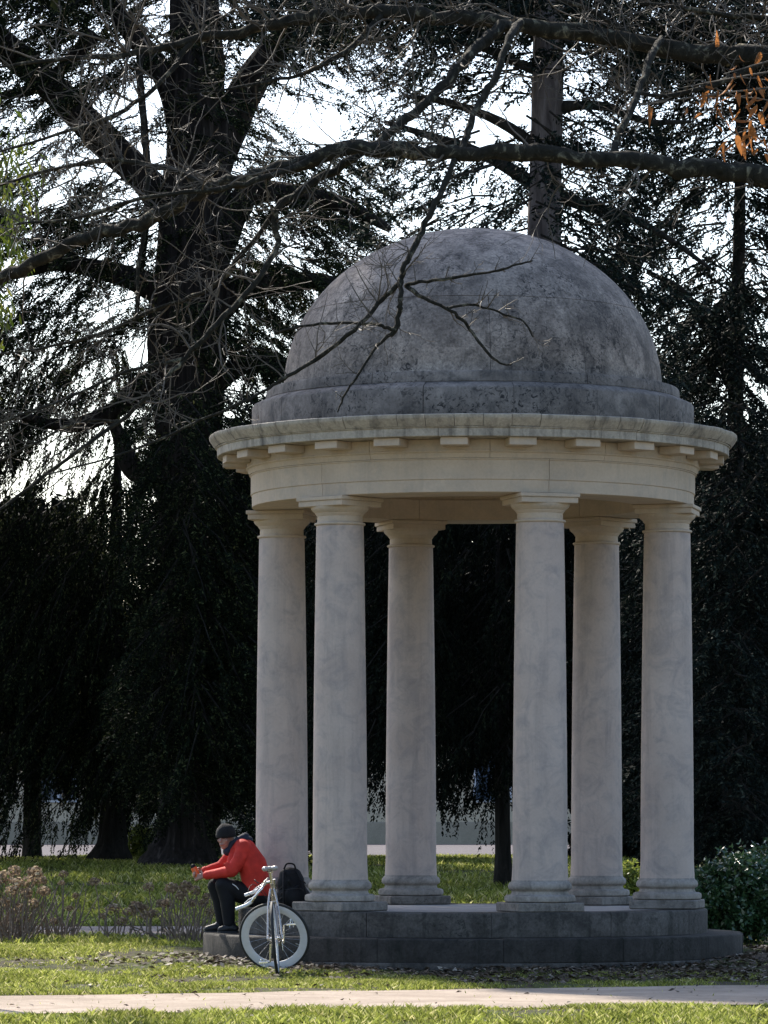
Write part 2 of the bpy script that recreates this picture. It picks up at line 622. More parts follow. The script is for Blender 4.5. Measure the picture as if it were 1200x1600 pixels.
b0 = part('base_course', MB().lathe(rect(1.5, 2.875, -0.3, 0.022), n=96), M['step'], rot)
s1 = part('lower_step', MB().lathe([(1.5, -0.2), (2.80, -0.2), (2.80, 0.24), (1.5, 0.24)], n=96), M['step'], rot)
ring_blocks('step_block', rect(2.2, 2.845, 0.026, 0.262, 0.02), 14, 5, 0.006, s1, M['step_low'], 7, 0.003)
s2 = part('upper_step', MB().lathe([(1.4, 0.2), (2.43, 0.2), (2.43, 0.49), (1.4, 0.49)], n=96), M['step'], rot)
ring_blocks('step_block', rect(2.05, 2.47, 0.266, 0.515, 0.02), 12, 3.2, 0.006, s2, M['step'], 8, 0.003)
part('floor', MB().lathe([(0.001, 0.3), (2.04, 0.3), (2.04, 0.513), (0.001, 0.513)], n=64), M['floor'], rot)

# columns
RC = 2.07
ZF, ZT = 0.517, 4.724


def col_meshes():
    ms = {}
    ms['plinth'] = MB().box((0, 0, 0.0465), (0.70, 0.70, 0.095), bev=0.012).mesh('plinth', M['plinth'], 35)
    bp = [(0.02, 0.094), (0.335, 0.094), (0.356, 0.105), (0.362, 0.13), (0.356, 0.158), (0.335, 0.170), (0.300, 0.174), (0.288, 0.190), (0.287, 0.205), (0.296, 0.218), (0.311, 0.224), (0.322, 0.238), (0.324, 0.262), (0.314, 0.288), (0.300, 0.298), (0.292, 0.305), (0.288, 0.318), (0.02, 0.318)]
    ms['column_base'] = MB().lathe(bp, n=40).mesh('column_base', M['base'], 35)
    sp = [(0.02, 0.316)]
    H0, H1 = 0.317, 3.925
    for i in range(21):
        t = i / 20
        r = 0.279 - 0.037 * (t ** 1.7)
        if i == 0: r += 0.008
        sp.append((r, H0 + (H1 - H0) * t))
    sp.append((0.02, H1))
    ms['shaft'] = MB().lathe(sp, n=40).mesh('shaft', M['shaft'], 50)
    cp = [(0.02, 3.922), (0.244, 3.922), (0.258, 3.928), (0.262, 3.938), (0.258, 3.948), (0.244, 3.953), (0.232, 3.957), (0.231, 4.018), (0.240, 4.024), (0.242, 4.034), (0.250, 4.037), (0.251, 4.046), (0.262, 4.055), (0.285, 4.075), (0.297, 4.095), (0.299, 4.112), (0.02, 4.112)]
    ms['capital'] = MB().lathe(cp, n=40).mesh('capital', M['lime'], 30)
    ab = MB().box((0, 0, 4.139), (0.60, 0.60, 0.056), bev=0.004)
    ab.box((0, 0, 4.187), (0.635, 0.635, 0.040), bev=0.006)
    ms['abacus'] = ab.mesh('abacus', M['lime'], 30)
    return ms


CM = col_meshes()
for i in range(6):
    a = R(18 + 60 * i)
    mw = Matrix.Translation((CX + RC * math.sin(a), CY - RC * math.cos(a), ZF)) @ Matrix.Rotation(a, 4, 'Z')
    mb = MB().lathe([(0.01, 0.05), (0.2, 0.05), (0.2, 4.15), (0.01, 4.15)], n=12)
    c = link('column', mb.mesh('column', M['shaft'], 35) if i == 0 else cme, rot, mw)
    cme = c.data
    for k in ('plinth', 'column_base', 'shaft', 'capital', 'abacus'):
        rz = Matrix.Rotation(rnd.uniform(0, 6), 4, 'Z') if k in ('column_base', 'shaft', 'capital') else Matrix.Identity(4)
        link(k, CM[k], c, mw @ rz)

# architrave: core ring and six blocks with joints over the columns
arc = part('architrave', MB().lathe([(1.79, 4.74), (2.32, 4.74), (2.32, 5.07), (2.20, 5.30), (1.79, 5.30)], n=96), M['lime'], rot)
ap = [(1.772, 4.727), (2.322, 4.727), (2.330, 4.732), (2.330, 4.852), (2.334, 4.856), (2.342, 4.858), (2.342, 5.050), (2.352, 5.056), (2.352, 5.066), (2.0, 5.066), (2.0, 4.95), (1.772, 4.95)]
ring_blocks('architrave_block', ap, 6, 18, 0.005, arc, M['lime'], 16, 0.0)
bm_ = [(2.25, 5.069), (2.360, 5.069), (2.362, 5.085), (2.374, 5.118), (2.392, 5.130), (2.392, 5.142), (2.384, 5.146), (2.384, 5.252), (2.25, 5.252)]
ring_blocks('frieze_block', bm_, 12, 3, 0.004, arc, M['lime'], 8, 0.0)
part('ceiling', MB().lathe([(0.001, 5.10), (1.78, 5.02), (1.78, 5.25), (0.001, 5.33)], n=48), M['lime'], rot)
# cornice
cor = part('cornice', MB().lathe([(1.9, 5.27), (2.66, 5.27), (2.66, 5.35), (2.70, 5.45), (1.9, 5.47)], n=96), M['cornice'], rot)
fp = [(2.30, 5.256), (2.690, 5.256), (2.697, 5.262), (2.697, 5.338), (2.712, 5.345), (2.712, 5.354), (2.30, 5.354)]
ring_blocks('corona_block', fp, 24, 6.5, 0.004, cor, M['cornice'], 4, 0.0015)
lp = [(2.35, 5.357), (2.722, 5.357), (2.732, 5.372), (2.752, 5.395), (2.772, 5.425), (2.782, 5.440), (2.782, 5.468), (2.774, 5.474), (2.35, 5.50)]
ring_blocks('coping_stone', lp, 60, 1.0, 0.005, cor, M['cornice'], 2, 0.003)
mu = MB()
mu.box((0, -2.515, 5.215), (0.275, 0.255, 0.078), bev=0.004)
mume = mu.mesh('mutule', M['lime'], 30)
for i in range(24):
    link('mutule', mume, cor, T0 @ Matrix.Rotation(R(-5.2 + 15 * i), 4, 'Z'))
# drum and dome
dr = part('drum', MB().lathe([(1.7, 5.45), (2.31, 5.45), (2.31, 5.77), (2.16, 5.84), (2.15, 5.95), (1.7, 5.96)], n=96), M['drum'], rot)
ring_blocks('drum_block', [(1.9, 5.49), (2.325, 5.49), (2.33, 5.50), (2.33, 5.775), (2.315, 5.797), (2.19, 5.852), (1.9, 5.852)], 16, 9, 0.005, dr, M['drum'], 6, 0.002)
ring_blocks('drum_block', [(1.85, 5.854), (2.18, 5.854), (2.185, 5.86), (2.178, 5.945), (2.165, 5.965), (2.02, 5.978), (1.85, 5.978)], 12, 1, 0.005, dr, M['drum'], 8, 0.002)
DR, DH, DZ = 1.995, 1.70, 5.97


def dprof(t0, t1, off, n):
    return [((DR + off) * math.cos(R(t0 + (t1 - t0) * i / n)), DZ + (DH + off) * math.sin(R(t0 + (t1 - t0) * i / n))) for i in range(n + 1)]


dome = part('dome', MB().lathe(dprof(0, 89.9, -0.02, 20), n=64, closed=False), M['dome'], rot, 60)
for cnt, t0, t1, ph, n in ((12, 0, 27.8, 4, 8), (12, 28.0, 62, 19, 8), (6, 62.2, 89.8, 4, 7)):
    pr = dprof(t0, t1, 0, n) + list(reversed(dprof(t0, t1, -0.05, n)))
    ring_blocks('dome_panel', pr, cnt, ph, 0.0035 if cnt == 12 else 0.002, dome, M['dome'], 96 // cnt, 0.0006)


# ------------------------------------------------------------------ foliage helpers
def nrm(a):
    return a / np.maximum(np.linalg.norm(a, axis=-1, keepdims=True), 1e-9)


def spray_tris(org, dirs, length, nleaf, ll, lw, droop=0.35):
    """leaflets along drooping sprays: one narrow triangle pair-free leaf each"""
    n = len(org)
    t = (np.arange(nleaf)[None, :] + rng.random((n, nleaf))) / nleaf
    dirs = nrm(dirs)
    down = np.array([0, 0, -1.0])
    base = org[:, None, :] + dirs[:, None, :] * (t * length[:, None])[..., None] + down * ((t ** 2) * length[:, None] * 0.25)[..., None]
    up = nrm(rng.normal(size=(n, 3)) * 0.5 + np.array([0, 0, 1.0]))
    side = nrm(np.cross(dirs, up))
    sg = np.where(np.arange(nleaf) % 2 == 0, 1.0, -1.0)[None, :, None]
    ld = nrm(dirs[:, None, :] * 0.55 + side[:, None, :] * sg * 0.75 + down * droop + rng.normal(size=(n, nleaf, 3)) * 0.28)
    l = ll * (0.55 + 0.7 * rng.random((n, nleaf, 1))) * (1.1 - 0.5 * t[..., None])
    wv = nrm(np.cross(ld, nrm(rng.normal(size=(n, nleaf, 3)) + np.array([0, -0.3, 0.8])))) * lw * (0.7 + 0.6 * rng.random((n, nleaf, 1)))
    a = base - wv * 0.25
    b = base + ld * l * 0.45 + wv * 0.5
    c = base + ld * l
    d = base + ld * l * 0.4 - wv * 0.5
    V = np.stack([a, b, c, d], 2).reshape(-1, 4, 3)
    return V


def quads_mesh(name, Vq, mat):
    Vq = np.asarray(Vq).reshape(-1, 3)
    f = np.arange(len(Vq)).reshape(-1, 4)
    return mesh_np(name, Vq, f, mat)


class Crown:
    """collects boughs: start, direction, length -> leaf sprays and a thin woody axis"""
    def __init__(self):
        self.S, self.B, self.L, self.n = [], [], [], []

    def bough(self, s, b, L, n):
        self.S.append(s); self.B.append(b); self.L.append(L); self.n.append(n)

    def leaves(self, spray_len, nleaf, ll, lw, jit=0.16, hang=0.5, droop=0.35):
        S_ = np.array(self.S); B_ = nrm(np.array(self.B)); L_ = np.array(self.L); n_ = np.array(self.n, int)
        idx = np.repeat(np.arange(len(S_)), n_)
        t = rng.random(len(idx)) ** 0.8
        L = L_[idx]
        p = S_[idx] + B_[idx] * (t * L)[:, None]
        p[:, 2] -= 0.22 * L * t ** 2
        side = nrm(np.cross(B_[idx], np.array([0, 0, 1.0])) + 1e-6)
        lat = rng.normal(size=(len(idx), 1))
        p = p + side * lat * jit * L[:, None] * (1.15 - t[:, None]) + rng.normal(size=p.shape) * 0.05
        d = B_[idx] * 0.7 + side * np.sign(lat) * rng.random((len(idx), 1)) * 0.8 + np.array([0, 0, -1.0]) * (hang * (0.4 + rng.random((len(idx), 1)))) + rng.normal(size=p.shape) * 0.2
        ln = spray_len * (0.6 + 0.8 * rng.random(len(idx)))
        return spray_tris(p, d, ln, nleaf, ll, lw, droop)

    def wood(self, r=0.018, keep=1.0):
        mb = MB()
        for s, b, L in zip(self.S, self.B, self.L):
            if rnd.random() > keep: continue
            b = Vector(b).normalized(); s = Vector(s)
            pts, rr = [], []
            for i in range(5):
                t = i / 4
                q = s + b * (L * t) + Vector((0, 0, -0.22 * L * t * t)) + Vector((rnd.gauss(0, .02), rnd.gauss(0, .02), rnd.gauss(0, .02))) * L * (i > 0)
                pts.append(q); rr.append(r * (1 - 0.75 * t) * (0.6 + 0.25 * L))
            mb.tube(pts, rr, 4, False)
        return mb


DENS = [
    "667676777777777788888899",
    "555655555655655666777899",
    "444543444332345555677899",
    "432233343233445555677889",
    "432211333322444555667778",
    "443222334555455555566778",
    "544333455665543446666777",
    "655544556775555667778876",
    "655544456675555556788887",
    "655555565775444447888888",
    "665655667655555555688888",
    "665655678766666666688888",
    "666645678887777777777877",
    "776655788888888888888877",
    "777655888888888888888877",
    "777765899999999999999988",
    "888787999999999999999999",
    "888666999999999999999999",
    "888766999999999999999999",
    "999888999999999999999999",
    "999999999999999999999999",
    "999999999999999999999999",
    "999999999999999999999999",
    "887888889999999999999999",
    "666667789999999999999999",
    "223334678964645499999999",
    "000001022100000099998899",
    "000000000000000055556666",
]


def dens(px, py):
    i = int(py // 50); j = int(px // 50)
    j = min(max(j, 0), 23)
    i = min(max(i, 0), len(DENS) - 1)
    return int(DENS[i][j]) / 10.2


def fbm(x, y, s):
    return mnoise.noise(Vector((x / s, y / s, 3.3))) + 0.5 * mnoise.noise(Vector((x / s * 2.1, y / s * 2.1, 9.3)))


def fill(crown, inside, d0, dd, blen, nspr, spray_area, ax, slope, lod=1.0, pymax=1400, noise_amp=1.4):
    """grow boughs through the part of the wood this tree occupies. ax(px,py) is the picture column of its trunk"""
    for i in range(len(DENS)):
        for j in range(-2, 26):
            cx, cy = j * 50 + 25, i * 50 + 25
            if not inside(cx, cy): continue
            n = dens(cx, cy)
            if n <= 0: continue
            lai = -math.log(1 - min(n, 0.9)) * lod
            nf = fbm(cx, cy, 130)
            lai *= max(0.25, 1 + noise_amp * nf * (1.0 if n < 0.85 else 0.3))
            area = (50 * d0 / F) ** 2
            k = lai * area / (spray_area * nspr)
            k = int(k) + (rnd.random() < k - int(k))
            for _ in range(k):
                px = cx + rnd.uniform(-30, 30); py = cy + rnd.uniform(-30, 30)
                if py > pymax: continue
                d = d0 + rnd.uniform(-dd, dd)
                mid = W(px, py, d)
                sx = (px - ax(px, py))
                sgn = 1 if sx > 0 else -1
                b = Vector((sgn * rnd.uniform(0.5, 1.0) * min(1, abs(sx) / 60 + .3), rnd.uniform(-0.7, 0.7), slope(py) + rnd.uniform(-0.25, 0.25)))
                L = blen * rnd.uniform(0.6, 1.4)
                crown.bough(mid - b.normalized() * L * 0.5 + Vector((0, 0, 0.1 * L)), b, L, max(3, int(nspr * rnd.uniform(0.7, 1.3))))


def fluted(pts, rad, n=28, amp=0.09, lobes=7, seed=0.0, sub=5):
    pts, rad = smooth_path(pts, rad, sub)
    mb = MB()
    k = len(pts)
    vs, fs = [], []
    for i in range(k):
        for j in range(n):
            a = 2 * math.pi * j / n
            f = 1 + amp * mnoise.noise(Vector((math.cos(a) * lobes / 3, math.sin(a) * lobes / 3, i * 0.12 + seed))) + amp * .6 * mnoise.noise(Vector((math.cos(a) * lobes, math.sin(a) * lobes, i * 0.3 + seed)))
            t = (pts[min(i + 1, k - 1)] - pts[max(i - 1, 0)]).normalized()
            u = t.cross(Vector((0, 1, 0))).normalized() if abs(t.y) < .95 else Vector((1, 0, 0))
            v = t.cross(u)
            vs.append(pts[i] + (u * math.cos(a) + v * math.sin(a)) * rad[i] * f)
    for i in range(k - 1):
        for j in range(n):
            j2 = (j + 1) % n
            fs.append((i * n + j, i * n + j2, (i + 1) * n + j2, (i + 1) * n + j))
    fs.append(tuple((k - 1) * n + j for j in range(n)))
    return mb.add(vs, fs)


def pxpath(pts, d, dj=0.0):
    """[(px, py, width px)] at distance d -> points and radii in metres"""
    P, rr = [], []
    for i, q in enumerate(pts):
        dd = d if len(q) < 4 else q[3]
        P.append(W(q[0], q[1], dd)); rr.append(q[2] * dd / F / 2)
    return P, rr


def tree(name, label, loc, trunk, tmat, limbs=(), lmat=None, group=None):
    t = empty(name, loc, label, 'tree', group)
    t.location = loc
    fluted(*trunk[:2], **trunk[2]).build('trunk', tmat, t, None, Matrix.Identity(4))
    for P, rr in limbs:
        P2, r2 = smooth_path(P, rr, 4)
        MB().tube(P2, r2, 9, True, wob=0.25).build('limb', lmat or tmat, t, 179, Matrix.Identity(4))
    return t


def base_at(px, d):
    x = (px - 600) * d / F
    return Vector((x, d, float(gz(x, d))))


# --- big cedar with forked limbs on the left
dA = 91.0
bA = base_at(290, dA)
tr = pxpath([(282, 1385, 210), (283, 1358, 150), (285, 1335, 112), (288, 1300, 90), (294, 1150, 80), (292, 900, 84), (290, 700, 100), (292, 600, 112), (296, 500, 118), (303, 400, 112), (306, 300, 104), (308, 220, 98), (308, 120, 84), (304, 0, 74), (302, -200, 60), (300, -420, 26)], dA)
limA = [pxpath(q, dA) for q in [
    [(300, 375, 66), (268, 330, 60), (225, 280, 52), (160, 215, 50), (90, 145, 50), (20, 80, 46), (-60, 10, 38), (-150, -90, 22)],
    [(314, 330, 74), (332, 262, 70), (360, 190, 60), (400, 115, 52), (450, 55, 46), (510, 15, 44), (600, -30, 38), (720, -100, 20)],
    [(282, 200, 44), (262, 130, 40), (225, 75, 34), (190, 30, 30), (150, -40, 24), (120, -150, 10)],
    [(330, 400, 60), (360, 345, 50), (385, 305, 42), (430, 300, 34), (500, 310, 30), (560, 330, 24), (610, 360, 10)],
    [(330, 500, 50), (375, 450, 42), (430, 443, 34), (500, 440, 26), (560, 460, 14)],
    [(270, 470, 46), (220, 440, 40), (150, 420, 30), (90, 412, 24), (20, 430, 14)],
    [(265, 590, 44), (225, 600, 36), (180, 640, 30), (110, 665, 22), (30, 650, 12)],
    [(335, 600, 40), (380, 570, 32), (430, 575, 22), (470, 600, 10)],
    [(262, 700, 48), (235, 740, 40), (205, 730, 34), (190, 690, 26), (170, 640, 14)],
    [(145, 50, 30), (115, 90, 24), (60, 135, 18), (0, 150, 12)],
    [(220, 40, 10), (218, 120, 12), (226, 200, 12), (230, 290, 11), (226, 380, 9), (212, 500, 6)],
]]
cedar = tree('cedar_tree', 'giant cedar with fluted trunk forking into thick limbs left of the pavilion', bA, (tr[0], tr[1], dict(amp=0.16, lobes=9)), M['bark_red'], limA)

# --- tall bare-stemmed pine rising behind the dome
dC = 63.0
bC = base_at(838, dC)
tr = pxpath([(838, 1435, 92), (838, 1400, 74), (838, 1330, 66), (839, 1150, 62), (841, 850, 60), (846, 600, 56), (850, 370, 52), (853, 260, 50), (855, 150, 49), (856, 50, 47), (858, -100, 44), (860, -400, 34), (862, -620, 14)], dC)
limC = [pxpath(q, dC) for q in [
    [(868, 170, 24), (900, 165, 16), (950, 168, 14), (1010, 190, 10), (1080, 190, 5)],
    [(868, 305, 26), (910, 320, 18), (970, 335, 14), (1040, 370, 10), (1110, 420, 6)],
    [(838, 110, 18), (800, 95, 14), (740, 70, 12), (650, 60, 7)],
    [(836, 290, 26), (790, 260, 20), (740, 235, 18), (680, 215, 14), (600, 190, 6)],
    [(840, 230, 20), (780, 190, 16), (700, 160, 12), (630, 150, 6)],
    [(868, 60, 22), (940, 50, 16), (1020, 70, 10), (1100, 110, 5)],
]]
pine = tree('pine_tree', 'tall pine with straight plated grey trunk rising right behind the dome', bC, (tr[0], tr[1], dict(amp=0.10, lobes=8, seed=4.0)), M['bark_grey'], limC, M['bark_dark'])

# --- slender drooping tree at the far left
dE = 97.0
bE = base_at(176, dE)
tr = pxpath([(172, 1356, 100), (173, 1340, 74), (175, 1318, 50), (176, 1280, 40), (178, 1150, 28), (180, 900, 24), (183, 760, 14), (186, 600, 1.5)], dE)
slim = tree('cypress_tree', 'slender drooping cypress with a flared base left of the giant cedar', bE, (tr[0], tr[1], dict(amp=0.14, lobes=7, seed=8.0)), M['bark_dark'],
            [pxpath([(178, 1000, 10), (140, 1020, 7), (90, 1080, 4)], dE), pxpath([(180, 900, 10), (220, 930, 7), (250, 990, 4)], dE)])

# --- evergreen on the right and the yew behind the pavilion
dF_ = 70.0
bF = base_at(1150, dF_)
tr = pxpath([(1150, 1420, 90), (1150, 1380, 50), (1148, 1200, 40), (1146, 900, 32), (1150, 600, 24), (1156, 300, 18), (1160, 0, 14), (1165, -300, 8)], dF_)
limF = [pxpath(q, dF_) for q in [
    [(1146, 520, 20), (1120, 500, 16), (1080, 470, 12), (1030, 440, 8)],
    [(1150, 620, 24), (1130, 560, 22), (1100, 500, 18), (1060, 450, 12), (1010, 425, 6)],
    [(1160, 560, 16), (1190, 590, 12), (1260, 640, 6)],
]]
firt = tree('fir_tree', 'dark fir with spreading boughs to the right of the dome', bF, (tr[0], tr[1], dict(amp=0.1, seed=12.0)), M['bark_dark'], limF)
dG = 76.0
bG = base_at(700, dG)
tr = pxpath([(788, 1412, 52), (787, 1385, 34), (786, 1330, 25), (785, 1250, 24), (784, 1000, 22), (782, 800, 14), (780, 700, 6)], dG)
yew = tree('yew_tree', 'broad black-green yew filling the gaps between the columns', base_at(788, dG), (tr[0], tr[1], dict(amp=0.12, seed=15.0)), M['bark_dark'])

# crowns in view
cA, cC, cE, cF, cG = Crown(), Crown(), Crown(), Crown(), Crown()
inE = lambda x, y: x < 240 and y >= 560
inA = lambda x, y: x < 600 and not inE(x, y) and not (x > 480 and y > 760)
inC = lambda x, y: 600 <= x < 1000 and y < 720
inF = lambda x, y: x >= 1000
inG = lambda x, y: 480 <= x < 1000 and not inC(x, y) and not inA(x, y)
sl = lambda y: -0.12 - 0.2 * min(1, y / 700)
LL, LW, NL, SL = 0.105, 0.034, 22, 0.46
AR = NL * 0.5 * LL * LW * 0.75 * 0.36
fill(cA, inA, dA, 4.5, 1.6, 22, AR, lambda x, y: 300, sl, 2.1)
fill(cA, lambda x, y: x < 260 and 300 <= y < 700, dA + 3, 4.0, 1.3, 20, AR, lambda x, y: 300, sl, 1.0)
fill(cA, lambda x, y: 340 < x < 560 and 380 <= y < 700, dA + 3, 4.0, 1.3, 20, AR, lambda x, y: 300, sl, 0.7)
fill(cA, lambda x, y: inA(x, y) and y > 700, dA + 2, 2.5, 1.5, 14, AR, lambda x, y: 300, lambda y: -0.8, 0.9)
fill(cE, inE, dE, 2.5, 1.2, 16, AR, lambda x, y: 180, lambda y: -0.6, 1.5)
fill(cE, lambda x, y: inE(x, y) and y > 880, dE - 3, 1.5, 1.1, 14, AR, lambda x, y: 180, lambda y: -1.1, 0.6)
fill(cA, lambda x, y: 220 < x < 440 and 640 < y < 1200, dA - 4.5, 1.5, 1.2, 14, AR, lambda x, y: 300, lambda y: -0.9, 0.9)
fill(cC, inC, dC, 3.0, 1.5, 16, AR, lambda x, y: 852, sl, 1.6)
fill(cF, inF, dF_, 4.0, 1.5, 18, AR, lambda x, y: 1150, sl, 1.7)
fill(cF, lambda x, y: 1090 < x < 1210 and y < 1200, dF_ - 3, 1.5, 1.1, 16, AR, lambda x, y: 1150, sl, 0.8)
fill(cG, inG, dG, 3.0, 1.0, 16, AR, lambda x, y: 800 if x > 700 else 640, lambda y: -0.6, 1.2, 1225)


# upper crowns that rise above the picture
def upper(c, pxc, pxw, py0, py1, d0, dd, n, L, ns):
    for _ in range(n):
        t = rnd.random() ** 1.2
        py = py0 + (py1 - py0) * t
        wd = pxw * (1 - 0.85 * t)
        px = pxc + rnd.uniform(-wd, wd)
        d = d0 + rnd.uniform(-dd, dd) * (1 - .6 * t)
        s = 1 if px > pxc else -1
        c.bough(W(px, py, d), Vector((s * rnd.uniform(.3, 1), rnd.uniform(-.8, .8), -0.3)), L * rnd.uniform(.6, 1.4), ns * 2)


upper(cA, 300, 640, -20, -560, dA, 5, 520, 2.2, 15)
upper(cC, 858, 420, -20, -640, dC, 3.2, 260, 1.6, 14)
upper(cF, 1160, 420, -20, -420, dF_, 4, 260, 1.8, 14)


def crown_parts(c, root, mat, wmat, sl_=SL, nl=NL, ll=LL, lw=LW, hang=0.5, wr=0.018, keep=1.0, droop=0.35):
    tag(link('crown', quads_mesh('crown', c.leaves(sl_, nl, ll, lw, hang=hang, droop=droop), mat), root), kind='stuff')
    tag(c.wood(wr, keep).build('branches', wmat, root, None, Matrix.Identity(4)), kind='stuff')


crown_parts(cA, cedar, M['needle'], M['bark_dark'], sl_=.38, hang=0.28, droop=0.12)
crown_parts(cC, pine, M['needle_blue'], M['bark_dark'], sl_=.38, hang=0.25, droop=0.1)
crown_parts(cE, slim, M['needle'], M['bark_dark'], hang=1.3, droop=0.8)
crown_parts(cF, firt, M['needle_blue'], M['bark_dark'], sl_=.40, hang=0.35, droop=0.2)
crown_parts(cG, yew, M['yew'], M['bark_dark'], hang=1.2, droop=0.7)

# --- dense dark evergreens standing behind, one thing each
BACK = [(440, 103, 'broad dark evergreen directly behind the left pair of columns', 200, 760, 1100),
        (645, 101, 'dark evergreen standing behind the middle of the pavilion', 230, 720, 1060),
        (930, 105, 'dark evergreen behind the right pair of columns', 180, 700, 1180),
        (1130, 103, 'dark evergreen mass at the right edge beyond the fir', 210, 640, 1380),
        (50, 106, 'dark drooping evergreen at the left edge beyond the path', 190, 760, 1165),
        (330, 104, 'dark evergreen standing behind the giant cedar', 150, 860, 1215)]
for px, d, lab, hw, ytop, ybot in BACK:
    b = base_at(px, d)
    P, rr = pxpath([(px, 1352, 46), (px, 1320, 30), (px + 3, 1000, 24), (px, ytop, 8)], d)
    t = empty('evergreen_tree', b, lab, 'tree', 'evergreens at the back of the wood')
    fluted(P, rr, n=12, sub=2).build('trunk', M['bark_dark'], t, None, Matrix.Identity(4))
    c = Crown()
    for _ in range(int(hw * (ybot - ytop) / 250)):
        py = rnd.uniform(ytop, ybot - 40)
        k = min(1, (py - ytop) / 250 + 0.35)
        x = px + rnd.uniform(-hw, hw) * k
        c.bough(W(x, py, d + rnd.uniform(-2.5, 2.5)), Vector((rnd.uniform(-1, 1), rnd.uniform(-.6, .6), -0.7)), rnd.uniform(.8, 1.8), 14)
    crown_parts(c, t, M['yew'], M['bark_dark'], 0.6, 14, 0.30, 0.10, hang=1.0, keep=0.5)

# --- tall conifers added out of view at left to shade pavilion and far lawn
for xH, dH, z0, z1, r0, r1, nb_, lab in (
        (-7.7, 66.0, 14.8, 30.5, 2.6, 2.9, 640, 'tall dense spruce added out of view on the left to shade the pavilion'),
        (-16.5, 86.0, 8.0, 31.0, 6.0, 4.5, 900, 'spruce added left of the giant cedar outside the view to shade the lawn'),
        (-16.5, 101.0, 5.0, 28.0, 6.0, 4.5, 850, 'broad spruce added out of view by the esplanade to shade the far lawn')):
    bH = Vector((xH, dH, float(gz(xH, dH))))
    t = empty('shade_spruce', bH, lab, 'tree')
    fluted([bH - Vector((0, 0, .3)), bH + Vector((0, 0, 8)), bH + Vector((0, 0, 18)), bH + Vector((0, 0, z1))], [0.6, 0.45, 0.3, 0.03], n=14, sub=3).build('trunk', M['bark_dark'], t, None, Matrix.Identity(4))
    c = Crown()
    for _ in range(nb_):
        u = rnd.random()
        z = z0 + (z1 - z0) * u
        rad = (r0 + (r1 - r0) * u) * (1 - max(0, u - .8) * 3)
        a = rnd.uniform(0, 2 * math.pi)
        q = rad * math.sqrt(rnd.random())
        c.bough(bH + Vector((q * math.cos(a), q * math.sin(a), z)), Vector((math.cos(a), math.sin(a), -0.35)), rnd.uniform(.7, 1.5), 12)
    crown_parts(c, t, M['needle'], M['bark_dark'], 0.6, 12, 0.30, 0.10, keep=0.5)

# --- pale building beyond the esplanade
bw = empty('building', (-8, 168, 0.47), 'low pale building behind the trees across the esplanade', 'building')


def bbox(name, x0, x1, y0, y1, z0, z1, mat, par, bev=0.03):
    return MB().box(((x0 + x1) / 2, (y0 + y1) / 2, (z0 + z1) / 2), (x1 - x0, y1 - y0, z1 - z0), bev=bev).build(name, mat, par, 30, Matrix.Identity(4))


wl = bbox('wall', -32, 30, 168.0, 174, 0.4, 5.4, M['wall'], bw)
bbox('plinth', -32.1, 30.1, 167.8, 168.4, 0.4, 1.35, M['wallbase'], bw)
bbox('roof', -32.6, 30.6, 167.4, 174.6, 5.4, 5.8, M['wallbase'], bw)
for i in range(18):
    x = -30.5 + i * 3.4
    fr = bbox('window', x, x + 1.5, 167.9, 168.1, 2.1, 4.5, M['white'], bw, 0.02)
    bbox('pane', x + .1, x + .7, 167.86, 167.95, 2.2, 4.4, M['glass'], fr, 0)
    bbox('pane', x + .8, x + 1.4, 167.86, 167.95, 2.2, 4.4, M['glass'], fr, 0)


# ------------------------------------------------------------------ shrubs
def leaf_cloud(n, cfun, size, wid, mat, name, parent, droop=0.2):
    org = np.array([cfun() for _ in range(n)])
    d = rng.normal(size=(n, 3)) + np.array([0, 0, 0.2 - droop])
    V = spray_tris(org, d, np.full(n, size * 1.6), 6, size, wid, droop)
    return tag(link(name, quads_mesh(name, V, mat), parent), kind='stuff')


def blob(c, r):
    def f():
        while True:
            p = Vector((rnd.uniform(-1, 1), rnd.uniform(-1, 1), rnd.uniform(-1, 1)))
            if 0.45 < p.length < 1: break
        k = 1 + 0.35 * mnoise.noise(p * 2.3 + Vector(c))
        return (c[0] + p.x * r[0] * k, c[1] + p.y * r[1] * k, max(c[2] + p.z * r[2] * k, c[2] - r[2] * .98))
    return f


def shrub(name, label, px, d, wpx, ytop, mat, n, size, wid, group=None):
    b = base_at(px, d)
    h = EYE - (ytop - HOR) * d / F - b.z
    t = empty(name, b, label, 'shrub', group)
    mb = MB()
    for i in range(14):
        a = rnd.uniform(0, 6.28); k = rnd.uniform(.3, .8) * wpx * d / F / 2
        e = b + Vector((math.cos(a) * k, math.sin(a) * k, h * rnd.uniform(.5, .9)))
        P, rr = smooth_path([b + Vector((math.cos(a) * .08, math.sin(a) * .08, -.05)), b.lerp(e, .5) + Vector((0, 0, .1 * h)), e], [.022, .015, .006], 3)
        mb.tube(P, rr, 5, False)
    mb.build('stems', M['bark_dark'], t, None, Matrix.Identity(4))
    r = wpx * d / F / 2
    leaf_cloud(n, blob((b.x, b.y, b.z + h * .52), (r, r * .8, h * .5)), size, wid, mat, 'foliage', t)
    return t


shrub('laurel_shrub', 'glossy dark laurel bush beside the right end of the steps', 1150, 49, 170, 1342, M['laurel'], 2600, 0.085, 0.036)
shrub('laurel_shrub', 'lower laurel bush at the right edge behind the first', 1215, 52, 150, 1318, M['laurel'], 1200, 0.085, 0.036)
shrub('yellow_shrub', 'sunlit yellow-green shrub between the two left trunks', 224, 99.5, 46, 1292, M['lime_leaf'], 420, 0.13, 0.05)
shrub('small_shrub', 'small yellow-green shrub seen behind the right rear column', 985, 62, 46, 1345, M['lime_leaf'], 260, 0.09, 0.035)

